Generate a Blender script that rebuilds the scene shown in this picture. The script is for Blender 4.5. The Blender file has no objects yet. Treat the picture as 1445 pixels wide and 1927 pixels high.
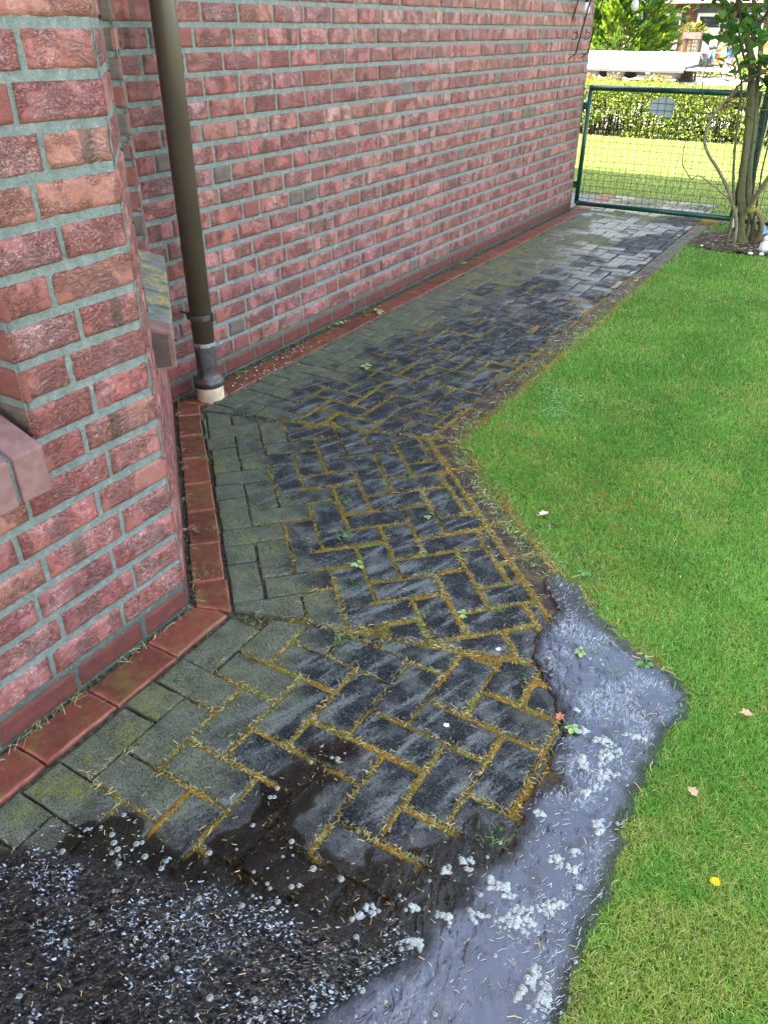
import bpy, bmesh, math, random
import numpy as np
from mathutils import Vector, Matrix

# ------------------------------------------------------------------ camera, sky, sun, exposure
scn = bpy.context.scene
COL = scn.collection
cam_d = bpy.data.cameras.new("camera")
cam = bpy.data.objects.new("camera", cam_d)
COL.objects.link(cam)
cam_d.sensor_fit = 'VERTICAL'
cam_d.sensor_height = 24.0
cam_d.lens = 18.246
cam_d.clip_start = 0.02
cam_d.clip_end = 2000
R = Vector((0.85691769, 0.51543774, 0.00400114))
U = Vector((-0.27521031, 0.45094751, 0.84906162))
F = Vector((-0.4358341, 0.72867707, -0.52827867))
cam.matrix_world = Matrix(((R.x, U.x, -F.x, 0), (R.y, U.y, -F.y, 0), (R.z, U.z, -F.z, 1.45), (0, 0, 0, 1)))
scn.camera = cam

SUN_EL = math.radians(50)
sun_to = Vector((-0.91, -0.41, 0)).normalized()          # horizontal direction towards the sun
w = bpy.data.worlds.new("World")
scn.world = w
w.use_nodes = True
wn = w.node_tree
sky = wn.nodes.new("ShaderNodeTexSky")
sky.sky_type = 'NISHITA'
sky.sun_disc = False
sky.sun_elevation = SUN_EL
sky.sun_rotation = math.atan2(sun_to.x, sun_to.y)
sky.air_density = 1.0
sky.dust_density = 3.0
sky.ozone_density = 1.0
bg = wn.nodes["Background"]
bg.inputs["Strength"].default_value = 0.15
tint = wn.nodes.new("ShaderNodeVectorMath")          # camera white balance for open shade
tint.operation = 'MULTIPLY'
tint.inputs[1].default_value = (1.12, 1.0, 0.82)
wn.links.new(sky.outputs[0], tint.inputs[0])
wn.links.new(tint.outputs[0], bg.inputs[0])
sd = bpy.data.lights.new("sun", 'SUN')
sd.energy = 4.0
sd.angle = math.radians(0.5)
sd.color = (1.0, 0.95, 0.86)
sun = bpy.data.objects.new("sun", sd)
COL.objects.link(sun)
sdir = Vector((sun_to.x * math.cos(SUN_EL), sun_to.y * math.cos(SUN_EL), math.sin(SUN_EL)))
sun.rotation_euler = sdir.to_track_quat('Z', 'Y').to_euler()
sun.location = (-6, -4, 9)
scn.view_settings.view_transform = 'Standard'
scn.view_settings.look = 'None'
scn.view_settings.exposure = 3.3
scn.view_settings.gamma = 1.0
scn.cycles.max_bounces = 8
scn.cycles.transparent_max_bounces = 16
scn.cycles.use_denoising = True

# ------------------------------------------------------------------ helpers
rng = np.random.default_rng(7)
random.seed(7)


def hsh(ix, iy, s):
    n = (ix.astype(np.int64) * 374761393 + iy.astype(np.int64) * 668265263 + s * 1274126177) & 0x7fffffff
    n = ((n ^ (n >> 13)) * 1274126177) & 0x7fffffff
    return ((n ^ (n >> 16)) & 0xffff) / 65535.0


def vn(x, y, s=0):
    x = np.asarray(x, float); y = np.asarray(y, float)
    ix = np.floor(x).astype(np.int64); iy = np.floor(y).astype(np.int64)
    fx = x - ix; fy = y - iy
    fx = fx * fx * (3 - 2 * fx); fy = fy * fy * (3 - 2 * fy)
    a = hsh(ix, iy, s); b = hsh(ix + 1, iy, s); c = hsh(ix, iy + 1, s); d = hsh(ix + 1, iy + 1, s)
    return (a * (1 - fx) + b * fx) * (1 - fy) + (c * (1 - fx) + d * fx) * fy


def fbm(x, y, s=0, o=4):
    t = 0; a = 0.5; f = 1.0; n = 0
    for i in range(o):
        t = t + a * vn(np.asarray(x) * f, np.asarray(y) * f, s + i * 17); n += a
        a *= 0.5; f *= 2.03
    return t / n


def sstep(a, b, x):
    t = np.clip((x - a) / (b - a), 0, 1)
    return t * t * (3 - 2 * t)


def link(name, me, mats, parent=None):
    o = bpy.data.objects.new(name, me)
    COL.objects.link(o)
    for m in (mats if isinstance(mats, (list, tuple)) else [mats]):
        me.materials.append(m)
    if parent is not None:
        o.parent = parent
    return o


def np_mesh(name, V, Fq, attrs=None, smooth=False, matidx=None):
    """V (n,3); Fq list of index arrays (m,k)"""
    me = bpy.data.meshes.new(name)
    V = np.asarray(V, np.float32)
    Fq = [np.asarray(f, np.int32) for f in Fq if len(f)]
    me.vertices.add(len(V))
    me.vertices.foreach_set("co", V.ravel())
    nl = sum(f.size for f in Fq); nf = sum(len(f) for f in Fq)
    me.loops.add(nl)
    me.loops.foreach_set("vertex_index", np.concatenate([f.ravel() for f in Fq]))
    tot = np.concatenate([np.full(len(f), f.shape[1], np.int32) for f in Fq])
    st = np.concatenate([[0], np.cumsum(tot)[:-1]]).astype(np.int32)
    me.polygons.add(nf)
    me.polygons.foreach_set("loop_start", st)
    if matidx is not None:
        me.polygons.foreach_set("material_index", np.asarray(matidx, np.int32))
    me.polygons.foreach_set("use_smooth", np.full(nf, bool(smooth)))
    me.update(calc_edges=True)
    for k, a in (attrs or {}).items():
        a = np.asarray(a, np.float32)
        if a.shape[1] == 4:
            at = me.attributes.new(k, 'FLOAT_COLOR', 'POINT'); at.data.foreach_set("color", a.ravel())
        else:
            at = me.attributes.new(k, 'FLOAT_VECTOR', 'POINT'); at.data.foreach_set("vector", a.ravel())
    return me


def tag(o, label=None, cat=None, group=None, kind=None):
    if label: o["label"] = label
    if cat: o["category"] = cat
    if group: o["group"] = group
    if kind: o["kind"] = kind
    return o


def empty(name, loc=(0, 0, 0), label=None, cat=None, group=None, rz=0):
    o = bpy.data.objects.new(name, None)
    COL.objects.link(o)
    o.location = loc
    o.rotation_euler = (0, 0, rz)
    o.empty_display_size = 0.1
    return tag(o, label, cat, group)


class MB:
    """collects simple shapes in one mesh"""
    def __init__(s):
        s.v = []; s.f = []; s.a = []

    def add(s, vs, fs, a=None):
        n = len(s.v)
        s.v += [tuple(v) for v in vs]
        s.f += [tuple(i + n for i in f) for f in fs]
        s.a += [a or (0, 0, 0, 1)] * len(vs)

    def box(s, x0, x1, y0, y1, z0, z1, a=None, M=None):
        vs = [(x, y, z) for z in (z0, z1) for y in (y0, y1) for x in (x0, x1)]
        if M is not None: vs = [tuple(M @ Vector(v)) for v in vs]
        s.add(vs, [(0, 2, 3, 1), (4, 5, 7, 6), (0, 1, 5, 4), (2, 6, 7, 3), (0, 4, 6, 2), (1, 3, 7, 5)], a)

    def tube(s, pts, rad, n=8, cap=True, a=None, wob=0.0):
        pts = [Vector(p) for p in pts]
        rads = rad if isinstance(rad, (list, tuple)) else [rad] * len(pts)
        rings = []
        prev = None
        for i, p in enumerate(pts):
            d = (pts[min(i + 1, len(pts) - 1)] - pts[max(i - 1, 0)])
            d = d.normalized() if d.length > 1e-9 else Vector((0, 0, 1))
            if prev is None:
                up = Vector((0, 0, 1)) if abs(d.z) < 0.9 else Vector((1, 0, 0))
                e1 = d.cross(up).normalized()
            else:
                e1 = (prev - d * prev.dot(d)).normalized()
            prev = e1
            e2 = d.cross(e1)
            rings.append([p + (e1 * math.cos(2 * math.pi * k / n) + e2 * math.sin(2 * math.pi * k / n)) * rads[i] *
                          (1 + wob * math.sin(3 * 2 * math.pi * k / n + i * 0.6) + (wob * 0.6 * math.sin(i * 2.3 + k) if wob else 0)) for k in range(n)])
        vs = [v for r in rings for v in r]
        fs = [(i * n + k, i * n + (k + 1) % n, (i + 1) * n + (k + 1) % n, (i + 1) * n + k) for i in range(len(pts) - 1) for k in range(n)]
        if cap:
            fs.append(tuple(reversed(range(n))))
            fs.append(tuple((len(pts) - 1) * n + k for k in range(n)))
        s.add(vs, fs, a)

    def lathe(s, prof, n=20, loc=(0, 0, 0), a=None, cap=True, M=None):
        vs = []
        for r, z in prof:
            for k in range(n):
                v = Vector((r * math.cos(2 * math.pi * k / n), r * math.sin(2 * math.pi * k / n), z))
                if M is not None: v = M @ v
                vs.append((v.x + loc[0], v.y + loc[1], v.z + loc[2]))
        fs = [(i * n + k, i * n + (k + 1) % n, (i + 1) * n + (k + 1) % n, (i + 1) * n + k) for i in range(len(prof) - 1) for k in range(n)]
        if cap:
            fs.append(tuple(reversed(range(n))))
            fs.append(tuple((len(prof) - 1) * n + k for k in range(n)))
        s.add(vs, fs, a)

    def torus(s, c, rmaj, rmin, axis='x', n=24, m=6, a=None, sx=1.0):
        vs = []
        for i in range(n):
            t = 2 * math.pi * i / n
            for j in range(m):
                p = 2 * math.pi * j / m
                r = rmaj + rmin * math.cos(p)
                q = (r * math.cos(t), r * math.sin(t), rmin * math.sin(p))
                if axis == 'x': q = (q[2], q[0], q[1])
                elif axis == 'y': q = (q[0], q[2], q[1])
                vs.append((c[0] + q[0], c[1] + q[1], c[2] + q[2]))
        fs = [(i * m + j, ((i + 1) % n) * m + j, ((i + 1) % n) * m + (j + 1) % m, i * m + (j + 1) % m) for i in range(n) for j in range(m)]
        s.add(vs, fs, a)

    def build(s, name, mat, parent=None, smooth=False, bevel=0, attr=None, sub=0):
        me = bpy.data.meshes.new(name)
        me.from_pydata(s.v, [], s.f)
        if attr:
            at = me.attributes.new(attr, 'FLOAT_COLOR', 'POINT')
            at.data.foreach_set("color", np.asarray(s.a, np.float32).ravel())
        me.polygons.foreach_set("use_smooth", [smooth] * len(me.polygons))
        me.update()
        bm = bmesh.new(); bm.from_mesh(me); bmesh.ops.recalc_face_normals(bm, faces=bm.faces); bm.to_mesh(me); bm.free()
        o = link(name, me, mat, parent)
        if bevel:
            md = o.modifiers.new("bevel", 'BEVEL'); md.width = bevel; md.segments = 2; md.limit_method = 'ANGLE'
        if sub:
            md = o.modifiers.new("sub", 'SUBSURF'); md.levels = sub; md.render_levels = sub
        return o


# ------------------------------------------------------------------ node helper
class NT:
    def __init__(s, name, rough=0.7, spec=0.5):
        s.m = bpy.data.materials.new(name); s.m.use_nodes = True
        s.t = s.m.node_tree; s.N = s.t.nodes; s.L = s.t.links
        s.b = s.N["Principled BSDF"]; s.out = s.N["Material Output"]
        s.b.inputs["Roughness"].default_value = rough
        s.b.inputs["Specular IOR Level"].default_value = spec

    def put(s, sock, v):
        if hasattr(v, "is_linked") or isinstance(v, bpy.types.NodeSocket): s.L.new(v, sock)
        elif isinstance(v, (tuple, list)):
            d = sock.default_value
            sock.default_value = tuple(v) + (1,) if len(d) == 4 and len(v) == 3 else tuple(v)
        else: sock.default_value = v

    def node(s, typ, ins=None, **kw):
        n = s.N.new(typ)
        for k, v in kw.items(): setattr(n, k, v)
        for k, v in (ins or {}).items(): s.put(n.inputs[k], v)
        return n

    def pos(s): return s.node("ShaderNodeNewGeometry").outputs["Position"]

    def attr(s, nm, out="Color"): return s.node("ShaderNodeAttribute", attribute_name=nm).outputs[out]

    def sep(s, v): return s.node("ShaderNodeSeparateXYZ", {0: v}).outputs

    def comb(s, x, y, z): return s.node("ShaderNodeCombineXYZ", {0: x, 1: y, 2: z}).outputs[0]

    def math(s, op, a, b=0.0, c=0.0, clamp=False):
        return s.node("ShaderNodeMath", {0: a, 1: b, 2: c}, operation=op, use_clamp=clamp).outputs[0]

    def vmath(s, op, a, b=(0, 0, 0)): return s.node("ShaderNodeVectorMath", {0: a, 1: b}, operation=op).outputs[0]

    def scale(s, v, k): return s.node("ShaderNodeMapping", {"Vector": v, "Scale": k if isinstance(k, (tuple, list)) else (k, k, k)}).outputs[0]

    def noise(s, v, sc, det=4, rough=0.55, dist=0.0, out=0):
        return s.node("ShaderNodeTexNoise", {"Vector": v, "Scale": sc, "Detail": det, "Roughness": rough, "Distortion": dist}).outputs[out]

    def vor(s, v, sc, feature='F1', rnd=1.0, out=0):
        return s.node("ShaderNodeTexVoronoi", {"Vector": v, "Scale": sc, "Randomness": rnd}, feature=feature).outputs[out]

    def step(s, v, a, b, lo=0.0, hi=1.0):
        return s.node("ShaderNodeMapRange", {0: v, 1: a, 2: b, 3: lo, 4: hi}, interpolation_type='SMOOTHSTEP').outputs[0]

    def mix(s, f, a, b, mode='MIX'):
        n = s.node("ShaderNodeMix", data_type='RGBA', blend_type=mode, clamp_factor=True)
        s.put(n.inputs[0], f); s.put(n.inputs[6], a); s.put(n.inputs[7], b)
        return n.outputs[2]

    def ramp(s, f, stops):
        n = s.node("ShaderNodeValToRGB", {0: f})
        e = n.color_ramp.elements
        while len(e) < len(stops): e.new(0.5)
        for el, (p, c) in zip(e, stops):
            el.position = p; el.color = tuple(c) + (1,) if len(c) == 3 else c
        return n.outputs[0]

    def bump(s, h, dist=0.01, strength=1.0, normal=None):
        d = {"Height": h, "Distance": dist, "Strength": strength}
        if normal is not None: d["Normal"] = normal
        return s.node("ShaderNodeBump", d).outputs[0]

    def set(s, **k):
        names = dict(color="Base Color", rough="Roughness", normal="Normal", spec="Specular IOR Level", metal="Metallic", coat="Coat Weight", coatr="Coat Roughness", alpha="Alpha")
        for a, v in k.items(): s.put(s.b.inputs[names[a]], v)
        return s.m


def flat(name, c, rough=0.6, metal=0.0, vary=0.25, sc=20.0, bump=0.0, spec=0.5):
    n = NT(name, rough, spec)
    p = n.pos()
    f = n.noise(p, sc, 5, 0.6)
    dk = tuple(x * (1 - vary) for x in c); lt = tuple(min(1, x * (1 + vary)) for x in c)
    col = n.ramp(f, [(0.3, dk), (0.7, lt)])
    n.set(color=col, metal=metal)
    n.set(rough=n.step(n.noise(p, sc * 2.3, 3), 0.3, 0.7, max(0.05, rough - 0.12), min(1, rough + 0.12)))
    if bump: n.set(normal=n.bump(f, bump, 0.8))
    return n.m
# ------------------------------------------------------------------ materials
def mat_brick():
    n = NT("fired_brick", 0.55, 0.28)
    loc = n.attr("loc", "Vector"); bk = n.attr("bk"); bs = n.sep(bk)
    ls = n.sep(loc)
    du, dv, hl = ls[0], ls[1], ls[2]
    P = n.comb(n.math('ADD', du, n.math('MULTIPLY', bs[0], 37.0)), n.math('ADD', dv, n.math('MULTIPLY', bs[1], 53.0)), n.math('MULTIPLY', bs[0], 11.0))
    r1, r2, typ = bs[0], bs[1], bs[2]
    n1 = n.noise(P, 22, 5, 0.6); n2 = n.noise(P, 70, 4, 0.65); n3 = n.noise(P, 9, 3, 0.5); nf = n.noise(P, 420, 3, 0.7)
    base = n.ramp(r1, [(0.0, (0.29, 0.078, 0.064)), (0.18, (0.38, 0.110, 0.086)), (0.34, (0.24, 0.070, 0.070)), (0.5, (0.38, 0.095, 0.082)), (0.66, (0.27, 0.088, 0.070)), (0.82, (0.42, 0.160, 0.110)), (0.9, (0.28, 0.075, 0.078)), (1.0, (0.40, 0.120, 0.105))])
    base = n.mix(n.step(n1, 0.42, 0.66), base, n.mix(0.35, base, (0.17, 0.045, 0.035)))
    # pale salt bloom in the middle of the face
    cu = n.math('DIVIDE', n.math('ABSOLUTE', du), hl)
    cv = n.math('DIVIDE', n.math('ABSOLUTE', dv), 0.037)
    cen = n.math('SUBTRACT', 1.15, n.math('MAXIMUM', n.math('MULTIPLY', cu, 1.0), n.math('MULTIPLY', cv, 0.95)))
    bl = n.math('MULTIPLY', n.step(n.math('ADD', n.math('MULTIPLY', n2, 0.7), n.math('MULTIPLY', n3, 0.6)), 0.52, 0.86), n.step(cen, 0.0, 0.5))
    bl = n.math('MULTIPLY', bl, n.step(r2, 0.05, 0.75, 0.35, 1.0))
    grit = n.noise(n.scale(P, (1.0, 1.5, 1.0)), 210, 5, 0.8)
    base = n.mix(n.math('MULTIPLY', n.math('MULTIPLY', bl, 0.8), n.step(grit, 0.47, 0.56, 0.10, 1.0)), base, (0.78, 0.56, 0.56))
    # ochre scorched edges
    em = n.math('MAXIMUM', n.math('MULTIPLY', n.math('POWER', cv, 2.0), n.step(r1, 0.25, 0.95, 0.2, 1.15)), n.math('MULTIPLY', n.math('POWER', cu, 7.0), 0.95))
    em = n.step(n.math('ADD', em, n.math('MULTIPLY', n.math('SUBTRACT', n3, 0.5), 1.5)), 0.68, 1.08)
    och = n.mix(n.step(n2, 0.35, 0.7), (0.155, 0.085, 0.045), (0.40, 0.225, 0.12))
    base = n.mix(n.math('MULTIPLY', em, n.step(r2, 0.1, 0.9, 0.9, 0.25)), base, och)
    # vertical scorch bar on a few bricks
    bar = n.math('MULTIPLY', n.step(n.math('ABSOLUTE', n.math('SUBTRACT', du, n.math('MULTIPLY', n.math('SUBTRACT', r2, 0.5), 0.1))), 0.012, 0.02, 1.0, 0.0), n.step(n.math('FRACT', n.math('MULTIPLY', r1, 9.7)), 0.84, 0.86))
    base = n.mix(n.math('MULTIPLY', bar, 0.75), base, (0.13, 0.075, 0.045))
    # folds of the hand-moulded clay: arcs under an arch centre, broken by noise
    cx = n.math('MULTIPLY', n.math('SUBTRACT', n.math('FRACT', n.math('MULTIPLY', r1, 7.3)), 0.5), 0.09)
    X = n.math('SUBTRACT', du, cx); Y = n.math('ADD', dv, 0.045)
    wob = n.math('MULTIPLY', n.math('SUBTRACT', n3, 0.5), 0.045)
    wob2 = n.math('MULTIPLY', n.math('SUBTRACT', n.noise(P, 48, 4, 0.6), 0.5), 0.022)
    rr = n.math('ADD', n.math('SQRT', n.math('ADD', n.math('MULTIPLY', n.math('MULTIPLY', X, X), 0.55), n.math('MULTIPLY', Y, Y))), n.math('ADD', wob, wob2))
    wv = n.math('SINE', n.math('MULTIPLY', rr, n.step(r2, 0, 1, 520, 760)))
    saw = n.math('FRACT', n.math('MULTIPLY', rr, n.step(r2, 0, 1, 85, 120)))
    cre = n.math('MULTIPLY', n.step(saw, 0.72, 0.93), n.step(saw, 0.96, 1.0, 1.0, 0.0))
    msk = n.math('MULTIPLY', n.step(n.noise(P, 24, 6, 0.75), 0.45, 0.54), n.step(n.math('ADD', n.math('ABSOLUTE', X), n.math('MULTIPLY', n3, 0.05)), 0.045, 0.085, 1.0, 0.0))
    msk = n.math('MULTIPLY', msk, n.step(n.math('FRACT', n.math('MULTIPLY', r2, 5.1)), 0.30, 0.42))
    msk = n.math('MULTIPLY', msk, n.step(dv, 0.0, 0.034, 1.0, 0.15))
    msk = n.math('MULTIPLY', msk, n.step(cv, 0.75, 1.0, 1.0, 0.2))
    cre = n.math('MULTIPLY', cre, msk)
    # finer wrinkles all over
    wr = n.noise(n.scale(P, (1.0, 2.6, 1.0)), 75, 6, 0.72, 1.2)
    wrk = n.step(n.math('ABSOLUTE', n.math('SUBTRACT', wr, 0.5)), 0.0, 0.028, 1.0, 0.0)
    wrk = n.math('MULTIPLY', wrk, n.step(n.noise(P, 14, 2), 0.42, 0.62))
    isn = n.math('LESS_THAN', typ, 0.25)
    cre = n.math('MULTIPLY', n.math('MAXIMUM', cre, n.math('MULTIPLY', wrk, 0.75)), isn)
    base = n.mix(n.math('MULTIPLY', cre, 0.82), base, (0.035, 0.012, 0.011))
    # header, red foot course
    hd = n.mix(n.step(n1, 0.35, 0.65), (0.10, 0.078, 0.068), (0.17, 0.115, 0.09))
    hd = n.mix(n.step(r1, 0.45, 0.6), hd, n.mix(n2, (0.27, 0.07, 0.055), (0.20, 0.06, 0.05)))
    base = n.mix(n.math('COMPARE', typ, 0.5, 0.2), base, hd)
    ft = n.mix(n.step(n1, 0.35, 0.7), (0.15, 0.024, 0.016), (0.075, 0.018, 0.015))
    ft = n.mix(n.math('MULTIPLY', em, 0.7), ft, (0.15, 0.10, 0.045))
    base = n.mix(n.math('MULTIPLY', n.math('COMPARE', typ, 1.0, 0.2), 0.97), base, ft)
    base = n.mix(n.step(n.vor(P, 170, 'F1'), 0.0, 0.14, 0.35, 0.0), base, (0.75, 0.68, 0.62))
    base = n.mix(0.08, base, (0.30, 0.25, 0.23))
    base = n.mix(0.22, base, n.mix(nf, (0.1, 0.03, 0.03), (0.9, 0.7, 0.65)), 'OVERLAY')
    h = n.math('ADD', n.math('MULTIPLY', n2, 0.5), n.math('MULTIPLY', nf, 0.16))
    h = n.math('ADD', h, n.math('MULTIPLY', n1, 0.6))
    h = n.math('ADD', h, n.math('MULTIPLY', n.math('MULTIPLY', n.math('MULTIPLY', saw, msk), isn), 0.9))
    h = n.math('SUBTRACT', h, n.math('MULTIPLY', cre, 1.3))
    base = n.mix(n.math('MULTIPLY', n.step(saw, 0.35, 0.72), n.math('MULTIPLY', n.math('MULTIPLY', msk, isn), 0.35)), base, (0.70, 0.45, 0.42))
    h = n.math('ADD', h, n.math('MULTIPLY', grit, 0.35))
    n.set(color=base, normal=n.bump(h, 0.007, 1.0), rough=n.step(n2, 0.3, 0.7, 0.42, 0.66))
    return n.m


def mat_mortar():
    n = NT("grey_green_mortar", 0.85, 0.12)
    p = n.pos(); z = n.sep(p)[2]
    a = n.noise(p, 35, 6, 0.7); b = n.noise(p, 260, 4, 0.7); c = n.noise(p, 6, 3)
    col = n.ramp(a, [(0.3, (0.18, 0.203, 0.185)), (0.55, (0.265, 0.288, 0.268)), (0.75, (0.385, 0.405, 0.385))])
    col = n.mix(n.step(c, 0.45, 0.75, 0, 0.4), col, (0.22, 0.26, 0.22))
    col = n.mix(n.step(n.math('ADD', z, n.math('MULTIPLY', a, 0.06)), 0.095, 0.15, 0.85, 0.0), col, (0.085, 0.105, 0.08))
    col = n.mix(n.step(b, 0.62, 0.78, 0, 0.5), col, (0.55, 0.58, 0.54))
    g = n.noise(p, 110, 5, 0.75)
    col = n.mix(n.step(g, 0.34, 0.47, 0.6, 0.0), col, (0.13, 0.17, 0.15))
    col = n.mix(n.step(g, 0.56, 0.72, 0.0, 0.55), col, (0.52, 0.57, 0.53))
    h = n.math('ADD', n.math('MULTIPLY', g, 1.0), n.math('MULTIPLY', b, 0.45))
    n.set(color=col, normal=n.bump(h, 0.008, 1.0))
    return n.m


def mat_paver():
    n = NT("concrete_paver", 0.7, 0.5)
    p = n.pos(); ev = n.attr("ev"); e = n.sep(ev)     # r: random, g: wall side 1..0, b: wet
    rnd, wall, wet = e[0], e[1], e[2]
    off = n.vmath('ADD', p, n.comb(n.math('MULTIPLY', rnd, 9.0), n.math('MULTIPLY', rnd, 5.0), 0.0))
    big = n.noise(p, 4.5, 4, 0.6); med = n.noise(off, 16, 5, 0.62); fin = n.noise(p, 105, 5, 0.8); gr = n.noise(p, 520, 2, 0.6)
    blk = n.ramp(med, [(0.34, (0.008, 0.009, 0.0105)), (0.50, (0.022, 0.024, 0.027)), (0.62, (0.085, 0.091, 0.090)), (0.75, (0.15, 0.158, 0.150))])
    # hose streaks: paler smears running across the path
    ps_ = n.vmath('ADD', p, n.comb(n.math('MULTIPLY', rnd, 0.22), n.math('MULTIPLY', rnd, 0.13), 0.0))
    st = n.noise(n.scale(n.node("ShaderNodeMapping", {"Vector": ps_, "Rotation": (0, 0, 0.35)}).outputs[0], (11.0, 2.2, 1.0)), 2.2, 4, 0.6, 0.4)
    stg = n.math('MULTIPLY', n.step(n.math('ADD', st, n.math('MULTIPLY', n.math('SUBTRACT', fin, 0.5), 0.5)), 0.49, 0.70), 0.9)
    blk = n.mix(n.math('MULTIPLY', n.math('FRACT', n.math('MULTIPLY', rnd, 7.7)), 0.45), blk, n.mix(1.0, blk, (0.35, 0.35, 0.36), 'MULTIPLY'))
    blk = n.mix(stg, blk, (0.20, 0.212, 0.205))
    blk = n.mix(n.math('MULTIPLY', n.step(n.noise(off, 5, 2), 0.60, 0.70), 0.75), blk, (0.125, 0.135, 0.095))
    olv = n.ramp(med, [(0.3, (0.064, 0.068, 0.043)), (0.52, (0.115, 0.118, 0.076)), (0.75, (0.175, 0.178, 0.120))])
    lich = n.math('MULTIPLY', n.step(n.noise(p, 7, 5, 0.7), 0.50, 0.66), n.step(n.noise(p, 60, 4, 0.8), 0.36, 0.62))
    olv = n.mix(n.math('MULTIPLY', lich, 0.8), olv, (0.20, 0.205, 0.022))
    yy = n.sep(p)[1]
    olv = n.mix(n.math('MULTIPLY', n.step(yy, 3.6, 5.0), n.step(n.noise(p, 6, 5, 0.7), 0.44, 0.62)), olv, (0.175, 0.160, 0.045))
    wm = n.step(n.math('ADD', wall, n.math('ADD', n.math('MULTIPLY', n.math('SUBTRACT', big, 0.5), 0.8), n.math('MULTIPLY', n.math('SUBTRACT', n.math('FRACT', n.math('MULTIPLY', rnd, 3.7)), 0.5), 0.34))), 0.30, 0.62)
    col = n.mix(wm, blk, olv)
    g3 = n.noise(p, 210, 3, 0.85)
    col = n.mix(n.step(fin, 0.56, 0.74, 0, 0.5), col, n.mix(wm, (0.10, 0.108, 0.115), (0.19, 0.195, 0.14)))
    col = n.mix(n.step(g3, 0.53, 0.62, 0, 0.75), col, n.mix(wm, (0.085, 0.09, 0.095), (0.19, 0.19, 0.15)))
    col = n.mix(n.step(g3, 0.38, 0.48, 0.8, 0.0), col, (0.006, 0.006, 0.006))
    edg = n.attr("ev", "Alpha")
    col = n.mix(n.math('MULTIPLY', n.math('MULTIPLY', edg, 0.5), n.step(med, 0.4, 0.6)), col, (0.15, 0.155, 0.14))
    col = n.mix(n.step(n.vor(p, 95, 'F1'), 0.0, 0.13, 0.9, 0.0), col, (0.5, 0.5, 0.45))
    wt = n.step(n.math('ADD', wet, n.math('MULTIPLY', n.math('SUBTRACT', n.noise(p, 14, 5, 0.6), 0.5), 0.9)), 0.38, 0.62)
    col = n.mix(n.math('MULTIPLY', wt, 0.6), col, n.mix(0.80, col, (0.008, 0.0075, 0.006)))
    y = n.sep(p)[1]
    film = n.math('MULTIPLY', n.step(y, 3.6, 5.0), n.step(n.math('ADD', n.math('MULTIPLY', n.noise(p, 1.9, 5, 0.6), 0.9), n.math('MULTIPLY', rnd, 0.16)), 0.48, 0.60))
    gl = n.math('MAXIMUM', wt, film)
    col = n.mix(n.math('MULTIPLY', film, 0.4), col, n.mix(0.7, col, (0.02, 0.02, 0.02)))
    n.set(spec=n.step(gl, 0, 1, 0.12, 0.5))
    n.set(color=col, rough=n.math('MINIMUM', n.step(film, 0, 1, 0.66, 0.13), n.step(wt, 0, 1, 0.66, 0.14)))
    h = n.math('ADD', n.math('MULTIPLY', fin, 0.5), n.math('MULTIPLY', med, 0.7))
    h = n.math('ADD', h, n.math('MULTIPLY', g3, 0.5))
    bn = n.node("ShaderNodeBump", {"Height": h, "Distance": 0.006, "Strength": n.step(gl, 0, 1, 1.0, 0.4)}).outputs[0]
    n.set(normal=bn)
    return n.m


def mat_klinker(name, a, b, mossy=0.3):
    n = NT(name, 0.6, 0.22)
    p = n.pos(); ev = n.attr("ev"); rnd = n.sep(ev)[0]; y = n.sep(p)[1]
    m = n.noise(p, 26, 6, 0.75); f = n.noise(p, 190, 4, 0.8); big = n.noise(p, 5, 3)
    col = n.mix(n.step(m, 0.3, 0.7), a, b)
    col = n.mix(n.math('MULTIPLY', rnd, 0.6), col, tuple(x * 0.55 for x in b))
    col = n.mix(n.math('MULTIPLY', n.step(n.noise(p, 9, 6, 0.8), 0.46, 0.62), mossy), col, (0.15, 0.12, 0.03))
    if mossy < 0.5:
        col = n.mix(n.math('MULTIPLY', n.math('MULTIPLY', n.step(y, 4.0, 6.0), n.step(n.noise(p, 3.0, 3), 0.36, 0.52)), 0.75), col, (0.15, 0.15, 0.085))
    col = n.mix(n.step(n.vor(p, 120, 'F1'), 0.0, 0.09, 0.7, 0.0), col, (0.6, 0.5, 0.45))
    col = n.mix(n.step(f, 0.3, 0.45, 0.4, 0), col, (0.03, 0.012, 0.01))
    edg = n.attr('ev', 'Alpha')
    col = n.mix(n.math('MULTIPLY', edg, n.step(m, 0.35, 0.6, 0.15, 0.8)), col, tuple(min(1, q * 1.9 + 0.05) for q in a))
    n.set(color=col, rough=n.step(m, 0.3, 0.7, 0.45, 0.7), normal=n.bump(n.math('ADD', m, n.math('MULTIPLY', f, 0.35)), 0.004, 0.7))
    return n.m


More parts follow.
